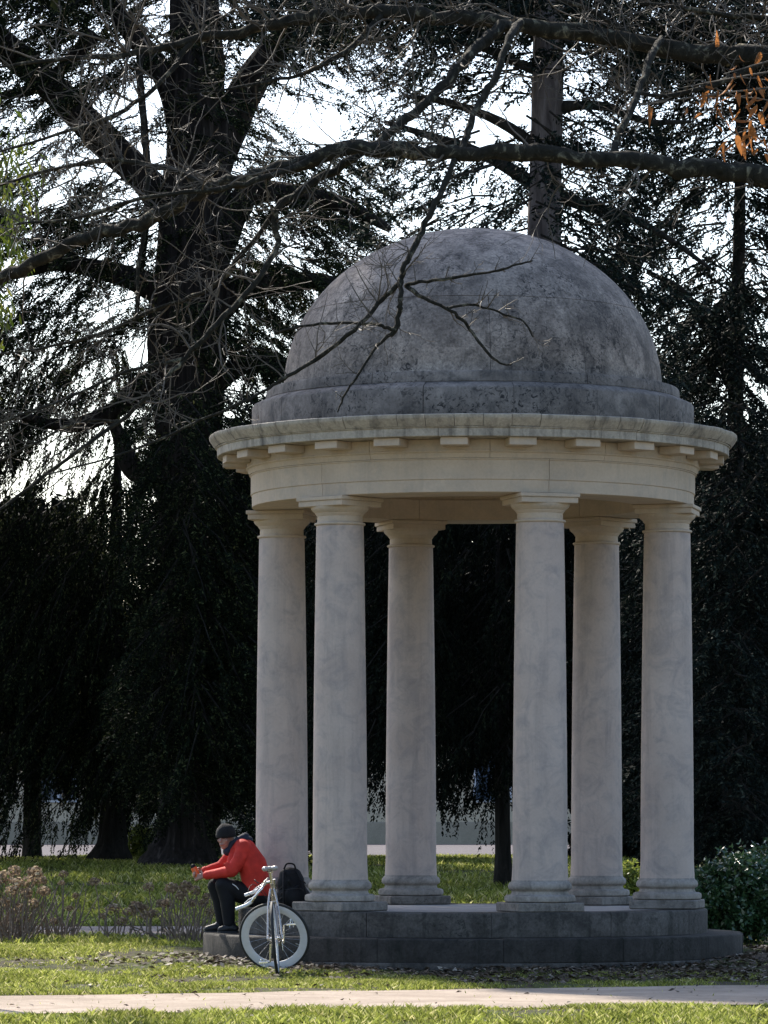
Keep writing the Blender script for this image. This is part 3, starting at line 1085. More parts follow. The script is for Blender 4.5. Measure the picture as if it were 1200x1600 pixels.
# sunlit young shoots on the cedar side, left of the entablature
# dry hydrangeas
hb = MB().ell((0, 0, 0), 0.03, nu=6, nv=4)
pv = []
for i in range(110):
    p = Vector((rnd.gauss(0, 1), rnd.gauss(0, 1), rnd.gauss(0.25, 1))).normalized()
    q = p * rnd.uniform(.075, .1); q.z *= .8
    u = p.orthogonal().normalized(); u.rotate(Matrix.Rotation(rnd.uniform(0, 6), 3, p)); v = p.cross(u)
    s = rnd.uniform(.012, .022)
    tl = p * rnd.uniform(-.012, .012)
    pv.append([q + u * s + tl, q + v * s, q - u * s - tl, q - v * s])
hmesh = quads_mesh('flower_head', [[tuple(x) for x in q] for q in pv], M['hyd'])


def hydrangea(label, px0, px1, d, ytops, nstem, heads):
    pxm = (px0 + px1) / 2
    b = base_at(pxm, d)
    t = empty('hydrangea_shrub', b, label, 'shrub', 'dry hydrangeas by the path')
    mb = MB()
    for i in range(nstem):
        px = rnd.uniform(px0, px1)
        g = base_at(px * .75 + pxm * .25, d + rnd.uniform(-.5, .5))
        h = rnd.uniform(.15, .68)
        e = g + Vector(((px - pxm) * d / F * .35 + rnd.gauss(0, .2), rnd.gauss(0, .15), h))
        P, rr = smooth_path([g - Vector((0, 0, .03)), g.lerp(e, .5) + Vector((rnd.gauss(0, .04), rnd.gauss(0, .04), .04)), e], [.009, .007, .0045], 3)
        mb.tube(P, rr, 4, False)
    for (px, py, s) in heads:
        dd = d + rnd.uniform(-.4, .4)
        c = W(px, py, dd)
        g = base_at(px * .7 + pxm * .3, dd)
        P, rr = smooth_path([g, g.lerp(c, .5) + Vector((rnd.gauss(0, .04), 0, .05)), c], [.009, .007, .005], 3)
        mb.tube(P, rr, 4, False)
        k = s * dd / F / 0.19
        link('flower_head', hmesh, t, Matrix.Translation(c) @ Matrix.Rotation(rnd.uniform(0, 6), 4, 'Z') @ Matrix.Diagonal((k, k, k * rnd.uniform(.85, 1.1), 1)))
    tag(mb.build('stems', M['hydstem'], t, None, Matrix.Identity(4)), kind='stuff')


hydrangea('tallest dry hydrangea with tan flower heads at the left edge', -40, 62, 48.6, None, 130,
          [(-14, 1366, 28), (22, 1362, 22), (44, 1378, 26), (68, 1392, 22), (8, 1372, 27), (28, 1380, 24), (55, 1364, 27), (18, 1392, 22), (-8, 1380, 26), (40, 1396, 22), (64, 1376, 20), (30, 1420, 22), (6, 1410, 22), (52, 1412, 18)])
hydrangea('dry hydrangea with thin pinkish stalks beside the left edge clump', 60, 122, 49.3, None, 30,
          [(99, 1366, 16), (96, 1380, 12), (72, 1395, 16), (110, 1420, 14), (85, 1440, 14), (118, 1400, 12)])
hydrangea('sparse dry hydrangea with separate brown heads in front of the grey path', 125, 215, 50.2, None, 9,
          [(148, 1378, 18), (176, 1420, 24), (200, 1425, 20), (190, 1440, 18), (160, 1432, 14), (214, 1418, 24), (226, 1430, 18)])
hydrangea('dry hydrangea with single tall brown head midway to the seated person', 215, 262, 49.6, None, 12,
          [(232, 1386, 18), (222, 1420, 22), (240, 1428, 20), (252, 1412, 18)])
hydrangea('bushy dry hydrangea next to the seated person', 255, 330, 48.4, None, 48,
          [(268, 1388, 24), (290, 1386, 22), (304, 1392, 20), (283, 1400, 20), (318, 1412, 18), (326, 1402, 20), (262, 1412, 20), (300, 1412, 20), (328, 1425, 16)])

# ------------------------------------------------------------------ grass and litter
def grass(name, label, xr, yr, density, h, wd, keep, tuft=0.5):
    n = int((xr[1] - xr[0]) * (yr[1] - yr[0]) * density)
    x = rng.uniform(xr[0], xr[1], n); y = rng.uniform(yr[0], yr[1], n)
    k = keep(x, y)
    m = rng.random(n) < k
    x, y, k = x[m], y[m], k[m]
    n = len(x)
    hh = h * (0.45 + 0.9 * rng.random(n)) * (0.5 + 0.6 * k)
    a = rng.uniform(0, 2 * np.pi, n)
    lean = rng.normal(0, tuft, (n, 2)) * hh[:, None]
    z = gz(x, y) - 0.004
    wv = np.stack([np.cos(a), np.sin(a), np.zeros(n)], -1) * wd * (0.7 + .6 * rng.random((n, 1)))
    p = np.stack([x, y, z], -1)
    mid = p + np.stack([lean[:, 0] * .35, lean[:, 1] * .35, hh * .6], -1)
    tip = p + np.stack([lean[:, 0], lean[:, 1], hh], -1)
    V = np.stack([p - wv / 2, p + wv / 2, mid + wv * .35, tip], 1)
    return tag(link(name, quads_mesh(name, V, M['grass'])), label, 'grass', kind='stuff')


def vnoise(x, y, s, seed):
    """cheap value noise on arrays"""
    u = x / s + seed * 13.7; v = y / s + seed * 7.3
    i = np.floor(u); j = np.floor(v); fu = u - i; fv = v - j
    fu = fu * fu * (3 - 2 * fu); fv = fv * fv * (3 - 2 * fv)
    h = lambda a, b: np.modf(np.abs(np.sin(a * 127.1 + b * 311.7 + seed) * 43758.5453))[0]
    return (h(i, j) * (1 - fu) + h(i + 1, j) * fu) * (1 - fv) + (h(i, j + 1) * (1 - fu) + h(i + 1, j + 1) * fu) * fv


def keep_near(x, y):
    a, b = path_edges(x)
    e = 0.28 * (vnoise(x, y, .5, 2) - .5)
    onpath = (y > a + e) & (y < b + e)
    r = np.hypot(x - CX, y - CY)
    n = 0.45 * vnoise(x, y, 1.0, 1) + 0.30 * vnoise(x, y, .30, 5) + 0.25 * vnoise(x, y, .11, 8)
    k = np.clip((n - 0.385) / 0.22, 0.03, 1)
    k = np.where(onpath, np.where(rng.random(len(x)) < .004, .5, 0), k)
    k = k * np.clip((r - 2.9) / 1.1, 0, 1) ** 1.2
    # worn soil to the right front of the steps, under the shade
    worn = np.clip((x - 0.6) / 2.8, 0, 1) * np.clip((y - 39.2) / 3.0, 0, 1)
    k = k * (1 - 0.85 * worn)
    k = np.where((np.abs(y - 53.4) < 2.5) & (x < -1.9), 0, k)
    return k


grass('grass', 'short sunlit lawn grass in front of and around the steps', (-5.2, 5.2), (31.5, 47.5), 3400, 0.042, 0.0075, keep_near)
grass('grass', 'longer tufted grass along the near edge of the path', (-4.2, 4.2), (31.5, 34.4), 1300, 0.065, 0.008, keep_near)
grass('grass', 'lawn grass beyond the pavilion around the hydrangeas', (-7, 6), (47.5, 64), 620, 0.075, 0.014, keep_near)
grass('grass', 'far lawn grass under the trees', (-11, 11), (64, 107.5), 170, 0.10, 0.024, lambda x, y: np.clip((vnoise(x, y, 2.2, 3) - .15) / .3, 0.3, 1))


def litter(name, label, n, fx, s0, s1):
    P = np.array([fx() for _ in range(n)])
    x, y = P[:, 0], P[:, 1]
    z = gz(x, y) + 0.012 + rng.random(n) * 0.02
    r = np.hypot(x - CX, y - CY)
    z = np.where(r < 2.9, 9, z)
    a_, b_ = path_edges(x)
    ok = (z < 5) & ~((y > a_) & (y < b_) & (rng.random(n) < .8))
    x, y, z = x[ok], y[ok], z[ok]
    n = len(x)
    a = rng.uniform(0, 6.28, n); l = rng.uniform(s0, s1, n)[:, None]
    u = np.stack([np.cos(a), np.sin(a), rng.normal(0, .25, n)], -1); v = np.stack([-np.sin(a), np.cos(a), rng.normal(0, .35, n)], -1)
    p = np.stack([x, y, z], -1)
    V = np.stack([p - u * l, p - v * l * .55 + [0, 0, .004], p + u * l * 1.1, p + v * l * .55 + [0, 0, .006]], 1)
    tag(link(name, quads_mesh(name, V, M['litter'])), label, 'leaves', kind='stuff')


def near_steps():
    a = R(rnd.uniform(-75, 110)); r = 2.9 + abs(rnd.gauss(0, .9))
    return CX + r * math.sin(a), CY - r * math.cos(a)


litter('fallen_leaves', 'pale fallen leaves and mulch strewn along the foot of the steps', 2600, near_steps, .018, .05)
litter('fallen_leaves', 'dead leaves scattered over the front lawn and path', 1500, lambda: (rnd.uniform(-4.5, 4.5), rnd.uniform(32, 45)), .012, .038)
litter('fallen_leaves', 'thick leaf mulch on the shaded soil right of the steps', 3600, lambda: (rnd.uniform(0.5, 5.4), 39.6 + 0.3 * rnd.uniform(0, 3) + abs(rnd.gauss(0, 2.2))), .014, .045)
litter('fallen_leaves', 'fallen leaves under the left trees', 1500, lambda: (rnd.uniform(-9, 8), rnd.uniform(90, 107)), .04, .10)

# ------------------------------------------------------------------ bare tree whose limbs hang over the path
bare = empty('bare_tree', base_at(1640, 37.0), 'bare winter tree whose lichened limbs reach across the top of the picture', 'tree')
bb = base_at(1640, 37.0)
fluted([bb - Vector((0, 0, .3)), bb + Vector((-.05, 0, .5)), bb + Vector((-.1, 0, 3)), bb + Vector((-.2, -.05, 6.2)), bb + Vector((-.1, 0, 8.6)), bb + Vector((.1, .1, 12)), bb + Vector((.2, .1, 15))], [.62, .40, .33, .30, .25, .12, .03], n=20, sub=3).build('trunk', M['bark_moss'], bare, None, Matrix.Identity(4))
twmb = MB()


def grow(p, d, L, r, lev, curl=0.0):
    n = max(6, int(L / 0.055))
    pts, rr = [p], [r]
    q = p.copy(); dd = d.normalized()
    bend = Vector((rnd.gauss(0, 1), rnd.gauss(0, .7), rnd.gauss(0, 1))).normalized() * rnd.uniform(.04, .16)
    for i in range(n):
        kink = 0.26 if rnd.random() < .3 else 0.09
        if rnd.random() < .12: bend = -bend
        dd = (dd + bend + Vector((rnd.gauss(0, kink), rnd.gauss(0, kink), rnd.gauss(0, kink) + curl))).normalized()
        q = q + dd * (L / n)
        pts.append(q.copy()); rr.append(max(.0022, r * (1 - .75 * (i + 1) / n)))
    twmb.tube(pts, rr, 5 if r > .009 else 3, False)
    if lev <= 0: return
    for _ in range(rnd.randint(2, 4)):
        i = rnd.randint(1, n - 1)
        t = (pts[i + 1] - pts[i]).normalized() if i < n else dd
        s_ = t.orthogonal().normalized(); s_.rotate(Matrix.Rotation(rnd.uniform(0, 6.28), 3, t))
        grow(pts[i], t * .75 + s_ * rnd.uniform(.5, 1.0), L * rnd.uniform(.3, .65), rr[i] * .65, lev - 1, rnd.choice((-.01, .02, .03)))


BRANCHES = [
    # (points (px, py, width px, distance)), twigs, twig length
    ([(1640, 300, 70, 37), (1500, 305, 44, 36), (1350, 292, 36, 35.2), (1200, 276, 31, 34.6), (1100, 267, 30, 34.4), (1000, 252, 27, 34.2), (900, 245, 25, 34), (800, 237, 26, 34), (720, 243, 23, 34), (650, 239, 24, 34), (560, 231, 25, 34), (490, 246, 23, 34), (400, 275, 21, 34.1), (330, 294, 23, 34.2), (270, 321, 24, 34.3), (215, 351, 21, 34.4), (150, 367, 19, 34.5), (80, 396, 19, 34.6), (0, 438, 20, 34.8), (-90, 470, 15, 35), (-200, 520, 6, 35.2)], 46, .75),
    ([(1640, 60, 60, 37), (1450, 95, 46, 36.5), (1300, 98, 36, 36.2), (1200, 92, 33, 36), (1100, 84, 31, 35.9), (1000, 68, 28, 35.8), (900, 50, 26, 35.7), (800, 37, 25, 35.6), (700, 26, 24, 35.5), (600, 20, 23, 35.4), (520, 25, 21, 35.4), (450, 33, 18, 35.3), (380, 47, 16, 35.3), (300, 62, 14, 35.2), (200, 86, 10, 35.1), (110, 90, 7, 35), (0, 105, 4, 35)], 95, .8),
    ([(800, 36, 20, 35.6), (765, 58, 19, 35.3), (735, 85, 18, 35), (700, 130, 17, 34.8), (660, 165, 15, 34.6), (612, 203, 14, 34.4), (560, 242, 13, 34.3), (500, 280, 13, 34.3), (440, 318, 12, 34.2), (428, 345, 10, 34.2), (432, 385, 9, 34.2), (400, 440, 9, 34), (340, 505, 9, 33.9), (290, 560, 8, 33.9), (240, 610, 8, 33.8), (187, 658, 7, 33.8), (125, 702, 6, 33.7), (60, 750, 5, 33.7), (-10, 805, 4, 33.6)], 40, .65),
    ([(812, 36, 13.1, 35.6), (797, 60, 12.3, 35), (768, 130, 11.5, 34.7), (740, 180, 10.7, 34.5), (725, 222, 10.7, 34.35), (707, 262, 9.8, 33.9), (680, 318, 9.4, 33.7), (655, 370, 9.0, 33.6), (634, 415, 8.6, 33.5), (625, 440, 8.2, 33.5), (598, 468, 7.4, 33.5), (563, 506, 7.0, 33.4), (505, 553, 6.6, 33.4), (450, 588, 5.7, 33.3), (420, 606, 4.9, 33.3), (362, 637, 4.5, 33.2), (300, 662, 4.1, 33.2), (250, 687, 3.7, 33.2), (167, 717, 3.3, 33.1), (60, 745, 2.5, 33)], 24, .40),
    ([(627, 436, 9, 33.5), (626, 470, 8, 33.4), (623, 492, 8, 33.4), (616, 517, 9, 33.4), (590, 540, 4.5, 33.4), (560, 585, 4, 33.3), (540, 615, 3.5, 33.3), (527, 644, 2.5, 33.3)], 5, .18),
    ([(616, 517, 7, 33.4), (600, 510, 5.5, 33.4), (578, 506, 5, 33.4), (520, 505, 4.5, 33.5), (470, 510, 4, 33.5), (430, 520, 3, 33.6)], 6, .25),
    ([(634, 446, 8, 33.5), (655, 462, 6.5, 33.4), (697, 482, 5.5, 33.4), (725, 502, 5.2, 33.4), (742, 525, 5, 33.4), (775, 564, 4, 33.3), (800, 570, 2.5, 33.3)], 7, .2),
    ([(697, 482, 5, 33.4), (730, 476, 4.5, 33.5), (761, 481, 4, 33.5), (790, 492, 3.5, 33.5), (818, 502, 3.2, 33.5), (833, 527, 2.5, 33.5)], 8, .2),
    ([(634, 446, 6, 33.5), (655, 440, 5.5, 33.4), (690, 437, 5, 33.3), (720, 432, 4.5, 33.3), (772, 424, 4, 33.2), (800, 416, 3.5, 33.2), (832, 407, 2.5, 33.2)], 12, .17),
    ([(1035, 60, 10, 35.8), (1022, 80, 12, 35.4), (1005, 120, 12.5, 35), (982, 180, 12, 34.6), (965, 215, 11, 34.4), (957, 243, 10, 34.25)], 5, .4),
    ([(490, 246, 12, 34), (440, 268, 9, 33.8), (370, 290, 8, 33.6), (300, 300, 7, 33.5), (220, 310, 6, 33.4), (120, 340, 5, 33.3), (20, 350, 3, 33.2)], 22, .6),
    ([(330, 294, 12, 34.2), (260, 262, 10, 34.4), (180, 250, 8, 34.6), (90, 262, 6, 34.8), (0, 290, 4, 35)], 22, .6),
    ([(440, 318, 9, 34.2), (380, 395, 8, 34.3), (330, 450, 7, 34.4), (250, 480, 6, 34.6), (160, 520, 5, 34.7), (60, 545, 4, 34.8), (-20, 556, 3, 35)], 26, .6),
    ([(300, 62, 10, 35.2), (250, 130, 8, 35), (180, 180, 7, 34.9), (90, 210, 5, 34.8), (-10, 240, 3, 34.8)], 24, .6),
    ([(600, 20, 11, 35.4), (540, 80, 8, 35.2), (470, 115, 7, 35), (380, 135, 5, 34.9), (280, 150, 3, 34.9)], 22, .55),
    ([(290, 560, 6, 33.9), (200, 580, 5.5, 33.8), (110, 620, 4.5, 33.7), (0, 660, 3, 33.6)], 18, .5),
    ([(1200, 92, 12, 36), (1120, 130, 9, 35.8), (1040, 150, 7, 35.7), (960, 140, 4, 35.6)], 30, .5),
    ([(1000, 68, 11, 35.8), (930, 20, 8, 35.9), (840, -10, 6, 36)], 12, .5),
    ([(1300, 98, 14, 36.2), (1230, 40, 10, 36), (1120, 20, 8, 35.9), (1000, 5, 5, 35.8)], 34, .6),
    ([(187, 658, 5, 33.8), (120, 660, 4.5, 33.8), (60, 690, 4, 33.8), (-20, 730, 3, 33.8)], 14, .45),
    ([(220, 86, 9, 35.1), (219, 150, 9, 35), (226, 220, 9, 34.9), (231, 290, 8, 34.8), (222, 370, 7, 34.7), (215, 440, 6, 34.6), (213, 500, 4, 34.6)], 7, .35),
]
for pts, ntw, tl in BRANCHES:
    P = [W(q[0], q[1], q[3]) for q in pts]
    rr = [q[2] * q[3] / F / 2 for q in pts]
    P2, r2 = smooth_path(P, rr, 5)
    P2 = [p + Vector((rnd.gauss(0, 1), rnd.gauss(0, 1), rnd.gauss(0, 1))) * min(.012, r * .28) for p, r in zip(P2, r2)]
    MB().tube(P2, r2, 9 if r2[0] > .03 else 6, True, wob=0.35).build('limb', M['bark_moss'], bare, 179, Matrix.Identity(4))
    for _ in range(ntw):
        i = int(len(P2) * rnd.uniform(.12, .98)); i = min(i, len(P2) - 2)
        t = (P2[i + 1] - P2[i]).normalized()
        s_ = Vector((rnd.gauss(0, .5), rnd.gauss(0, .6), rnd.choice((-1, 1, 1)) * rnd.uniform(.4, 1))).normalized()
        L = tl * rnd.uniform(.4, 1.5)
        grow(P2[i], t * rnd.uniform(.2, 1.0) + s_, L, min(r2[i] * .6, .0085 * (0.6 + L * .6)), 2 if L > .35 else 1, rnd.choice((-.015, .01, .03)))
tag(twmb.build('twigs', M['twig'], bare, None, Matrix.Identity(4)), kind='stuff')


def blade(n=5, wmax=.5, curl=.5, fold=.25):
    vs, fs = [], []
    for i in range(n + 1):
        t = i / n
        wv = wmax * math.sin(math.pi * min(.98, max(.04, t)) ** .9) * .5
        z = -t + .15 * math.sin(t * 5); y = curl * t * t * .5
        vs += [(-wv, y - fold * wv, z), (0, y, z), (wv, y - fold * wv, z)]
    for i in range(n):
        a = i * 3
        fs += [(a, a + 1, a + 4, a + 3), (a + 1, a + 2, a + 5, a + 4)]
    return MB().add(vs, fs)


olms = [blade(6, w_, c_, f_).mesh('withered_leaf', M['orange_leaf'], 179) for w_, c_, f_ in ((.36, .6, .3), (.28, 1.3, .9), (.42, -.9, 1.3), (.22, 1.8, 1.6))]
spots_o = [(1148, 215), (1158, 222), (1163, 208), (1192, 245), (1186, 235), (1196, 215), (1172, 205), (1145, 235), (1198, 150), (1190, 140), (1180, 150), (1165, 140), (1150, 145), (1140, 150), (1120, 140), (1130, 155), (1108, 150), (1095, 142), (1088, 155), (1198, 175), (1185, 168), (1176, 185), (1196, 120), (1183, 118), (1070, 165), (1015, 165), (1000, 160), (1022, 172), (1155, 112), (1170, 108)]
for px, py in spots_o + [(a_ + rnd.gauss(0, 26), b_ + rnd.gauss(0, 20)) for a_, b_ in spots_o + spots_o if a_ > 1085]:
    s = rnd.uniform(.055, .15)
    mw = Matrix.Translation(W(px + rnd.uniform(-4, 4), py + rnd.uniform(-4, 4), 35.2 + rnd.uniform(-.4, .4))) @ Matrix.Rotation(rnd.uniform(0, 6.28), 4, 'Z') @ Matrix.Rotation(rnd.gauss(0, .6), 4, 'X') @ Matrix.Rotation(rnd.gauss(0, .4), 4, 'Y') @ Matrix.Diagonal((s * rnd.uniform(.6, 1.2), s, s, 1))
    link('withered_leaf', rnd.choice(olms), bare, mw)
tmb = MB()
for x0, x1, y0 in ((1215, 1060, 122), (1210, 1130, 100), (1212, 1140, 196), (1205, 990, 150)):
    P, rr = smooth_path([W(x0 + 60, y0 - 20, 35.6), W((x0 + x1) / 2 + 30, y0 - 4, 35.3), W(x1, y0 + 16, 35.2)], [.012, .008, .004], 4)
    tmb.tube(P, rr, 5, False)
tag(tmb.build('leafy_twigs', M['twig'], bare, None, Matrix.Identity(4)), kind='stuff')

# --- bamboo at the left edge
xb = W(-70, 400, 36)
bamb = empty('bamboo', (xb.x, 36, float(gz(xb.x, 36))), 'bamboo with yellow-green leaves hanging in at the left edge', 'bamboo')
cul = MB()
tips = []
for i in range(5):
    x0 = xb.x - .5 + i * .12; y0 = 36 + rnd.uniform(-.3, .3)
    tp = W(rnd.uniform(-20, 35), rnd.uniform(190, 420), 36 + rnd.uniform(-.3, .3))
    P, rr = smooth_path([Vector((x0, y0, -.15)), Vector((x0 - .05, y0, 3.2)), Vector((x0 + .12, y0, 5.2)), tp], [.022, .02, .014, .004], 6)
    cul.tube(P, rr, 7, False)
    tips.append(P)
cul.build('culms', M['bamboo'], bamb, None, Matrix.Identity(4))
org, dr_ = [], []
for P in tips:
    for _ in range(70):
        q = P[rnd.randint(len(P) // 2, len(P) - 1)]
        org.append(q + Vector((rnd.gauss(0, .14), rnd.gauss(0, .2), rnd.gauss(-.05, .2)))); dr_.append((rnd.gauss(0.2, .5), rnd.gauss(0, .5), -1))
for px, py, n in ((22, 300, 16), (45, 240, 8), (12, 350, 22), (15, 250, 14), (30, 370, 10), (8, 465, 12)):
    for _ in range(n):
        org.append(W(px + rnd.gauss(0, 14), py + rnd.gauss(0, 25), 36 + rnd.gauss(0, .2))); dr_.append((rnd.gauss(0, .4), rnd.gauss(0, .4), -1))
Vb = spray_tris(np.array(org), np.array(dr_, float), np.full(len(org), .14), 3, .16, .026, .9)
tag(link('foliage', quads_mesh('foliage', Vb, M['bamboo']), bamb), kind='stuff')

# ------------------------------------------------------------------ person sitting on the steps
DP = 44.85
per = empty('person', W(395, 1412, DP), 'person in red jacket and black beanie sitting on the steps leaning forward', 'person')
Q = lambda px, py, dy=0.0: W(px, py, DP + dy)
hd = Q(352.5, 1309, -0.02)
fdir = Vector((-0.46, -0.88, -0.16)).normalized()
yaw = math.atan2(fdir.x, -fdir.y)
HM = Matrix.Rotation(yaw, 4, 'Z') @ Matrix.Rotation(0.16, 4, 'X')       # face looks along -Y in head space


def hp(x, y, z):
    return hd + (HM @ Vector((x, y, z)))


body = MB()
h3 = HM.to_3x3()
body.ell(hd + h3 @ Vector((0, .012, .03)), (.076, .096, .105), h3)
body.ell(hd + h3 @ Vector((0, -.022, -.035)), (.060, .070, .085), h3)
body.ell(hd + h3 @ Vector((0, -.052, -.088)), (.032, .030, .026), h3, 10, 8)          # chin
for s in (-1, 1):
    body.ell(hd + h3 @ Vector((s * .038, -.066, -.02)), (.024, .016, .02), h3, 10, 8)  # cheek
    body.ell(hd + h3 @ Vector((s * .077, .015, -.01)), (.010, .020, .033), h3, 10, 8)  # ear
    body.cap(hp(s * .012, -.084, .022), hp(s * .05, -.072, .022), .009, .007, 8)       # brow
body.cap(hp(0, -.090, .022), hp(0, -.116, -.018), .009, .014, 8)                        # nose
body.cap(hp(-.016, -.092, -.055), hp(.016, -.092, -.055), .008, .008, 8)                # mouth ridge
nb = Q(369, 1322, 0)
body.chain([hp(0, .02, -.05), nb, Q(378, 1335), Q(392, 1362), Q(399, 1396)], [.055, .06, .11, .12, .11])
for s, sh, el, wr, kn, an in ((-1, Q(380, 1323, -.16), Q(362, 1361, -.21), Q(321, 1368, -.05), Q(349, 1382, -.13), Q(358, 1444, -.12)),
                              (1, Q(374, 1321, .16), Q(346, 1354, .20), Q(318, 1362, .05), Q(337, 1384, .10), Q(347, 1442, .09))):
    body.chain([nb, sh, el, wr], [.05, .055, .042, .027])
    body.chain([Q(399, 1398, s * .08), kn, an], [.085, .06, .042])


def hand(wr, palm, curl, side):
    """palm block, four fingers of unequal length that curl, and a thumb that leaves the side of the palm"""
    ax = (palm - wr).normalized()
    up = side.normalized()
    n_ = ax.cross(up).normalized()
    mid = wr + ax * .045
    for k in (-1.2, -.4, .4, 1.2):
        body.cap(wr + up * k * .012, wr + ax * .085 + up * k * .019, .015, .0125, 8)
    for k, ln in zip((-1.5, -.5, .5, 1.5), (.058, .072, .078, .068)):
        p0 = wr + ax * .085 + up * k * .0185
        d1 = (ax * .85 + n_ * curl * .5).normalized(); d2 = (ax * .25 + n_ * curl).normalized(); d3 = (-ax * .5 + n_ * curl * .8).normalized()
        p1 = p0 + d1 * ln * .45; p2 = p1 + d2 * ln * .33; p3 = p2 + d3 * ln * .25
        body.chain([p0, p1, p2, p3], [.0102, .0095, .0088, .0078], 8)
    t0 = wr + ax * .03 + up * .026
    t1 = t0 + (ax * .6 + up * .7 + n_ * curl * .3).normalized() * .035
    t2 = t1 + (ax * .75 + up * .1 + n_ * curl * .7).normalized() * .03
    body.chain([t0, t1, t2], [.0125, .0115, .0095], 8)


hand(Q(320, 1368, -.05), Q(306, 1371, -.02), 1, Vector((.15, .1, 1)))
hand(Q(317, 1362, .05), Q(305, 1365, .02), -1, Vector((.1, -.1, 1)))
remeshed('body', body, M['skin'], .0055, per, 3)
fm = MB()
for s in (-1, 1):
    fm.ell(hp(s * .030, -.084, .008), (.008, .005, .004), None, 8, 6)
fm.build('eyes', M['eye'], per, 179, Matrix.Identity(4))
MB().cap(hp(-.02, -.099, -.057), hp(.02, -.099, -.057), .0045, .0045, 6).build('lips', M['lip'], per, 179, Matrix.Identity(4))
# beanie
hat = MB()
hh = []
for i in range(13):
    t = i / 12 * math.pi / 2
    hh.append((.104 * math.cos(t) + .002, .045 + .105 * math.sin(t)))
prf = [(.085, .008), (.101, .006), (.108, .012), (.109, .040), (.106, .048)] + hh + [(.001, .148)]
hat.lathe(prf, n=28, closed=False)
hat.v = [tuple(hd + h3 @ (Matrix.Rotation(-.04, 3, 'X') @ Vector((v[0] * .93, v[1] * 1.08 + .008, v[2] * (1 + .05 * mnoise.noise(Vector(v) * 14)))))) for v in hat.v]
hat.build('beanie', M['hat'], per, 60, Matrix.Identity(4))
# hood collar and jacket
colr = MB()
for i in range(14):
    a0, a1 = 2 * math.pi * i / 14, 2 * math.pi * (i + 1) / 14
    f = lambda a: nb + Vector((.085 * math.cos(a) + .012, .095 * math.sin(a), .035 - .045 * math.cos(a) * -1 + .02))
    colr.cap(f(a0), f(a1), .034 + .012 * math.cos(a0), .034 + .012 * math.cos(a1), 8)
colr.ell(Q(381, 1312, 0), (.10, .13, .05))
colr.ell(Q(362, 1322, -.02), (.05, .075, .06))
colr.ell(Q(356, 1330, -.03), (.055, .06, .05))
remeshed('hood', colr, M['navy'], .009, per, 4)
jk = MB()
for s in (-1, 1):
    jk.chain([Q(402, 1390, s * .07), Q(395, 1352, s * .085), Q(384, 1328, s * .08)], [.145, .150, .115], 18)
    jk.cap(Q(378, 1322, s * .04), Q(379, 1324, s * .17), .10, .080)
    jk.cap(Q(370, 1327, s * .05), Q(366, 1350, s * .08), .07, .085)
jk.chain([Q(381, 1324, -.175), Q(373, 1345, -.205), Q(362, 1361, -.21)], [.078, .074, .068], 14)
jk.chain([Q(362, 1361, -.21), Q(343, 1364.5, -.14), Q(323, 1367.5, -.06)], [.066, .056, .046], 14)
jk.chain([Q(374, 1321, .175), Q(360, 1338, .2), Q(346, 1354, .20)], [.076, .07, .064], 14)
jk.chain([Q(346, 1354, .20), Q(333, 1357, .13), Q(320, 1361, .055)], [.062, .052, .044], 14)
for k in range(18):   # cloth folds at the elbows and waist
    c = rnd.choice((Q(362, 1358, -.255), Q(396, 1368, -.195), Q(376, 1338, -.255), Q(399, 1380, -.185), Q(392, 1350, -.21)))
    v = Vector((rnd.uniform(-.05, .05), rnd.uniform(-.005, .01), rnd.uniform(-.035, .035)))
    jk.cap(c + v, c + v + Vector((rnd.uniform(-.06, .02), .01, rnd.uniform(-.03, .06))), .020, .010, 8)
jko = remeshed('jacket', jk, M['red'], .010, per, 5)
for wr_, el_ in ((Q(320.5, 1368, -.048), Q(343, 1364.5, -.14)), (Q(317.5, 1361.6, .048), Q(333, 1357, .13))):
    dv = (el_ - wr_).normalized()
    MB().tube([wr_ + dv * .0, wr_ + dv * .012, wr_ + dv * .035], [.040, .046, .047], 14).build('cuff', M['red'], per, 60, Matrix.Identity(4))
tr_ = MB()
for s, kn, an in ((-1, Q(349, 1383, -.13), Q(358, 1443, -.12)), (1, Q(337, 1385, .10), Q(347, 1441, .09))):
    tr_.cap(Q(401, 1402, s * .085), kn, .118, .088, 16)
    tr_.chain([kn, kn.lerp(an, .35) + Vector((.02, 0, 0)), an], [.086, .083, .062], 16)
tr_.cap(Q(402, 1400, -.08), Q(402, 1400, .08), .122, .122, 16)
remeshed('trousers', tr_, M['black'], .011, per, 4)
MB().tube([Q(363, 1381, -.222), Q(369, 1385, -.224), Q(373, 1390, -.222)], [.004, .006, .003], 6).build('stripe', M['strapw'], per, 60, Matrix.Identity(4))
ZS = .264
for s, px0, px1, dy in ((-1, 371, 341, -.12), (1, 352, 320, .09)):
    sh = MB()
    heel = Q(px0 - 4, 1450, dy); toe = Q(px1 + 4, 1450, dy - .03); an = Q(px0 - 10, 1446, dy)
    heel.z = ZS + .045; toe.z = ZS + .036
    mid_ = heel.lerp(toe, .5); mid_.z = ZS + .05
    sh.chain([heel, mid_, toe], [.043, .045, .034], 12)
    sh.cap(an, Vector((an.x - .01, an.y, ZS + .06)), .050, .048, 12)
    sh.v = [(v[0], v[1], max(v[2], ZS + .012)) for v in sh.v]
    so = remeshed('shoe', sh, M['shoe'], .007, per, 3)
    sol = MB()
    sol.chain([Vector((heel.x, heel.y, ZS + .012)), Vector((mid_.x, mid_.y, ZS + .012)), Vector((toe.x, toe.y, ZS + .012))], [.046, .047, .036], 12)
    sol.v = [(v[0], v[1], ZS + .001 + (0.018 if v[2] > ZS + .012 else 0)) for v in sol.v]
    sol.build('sole', M['tyre'], so, 30, Matrix.Identity(4))

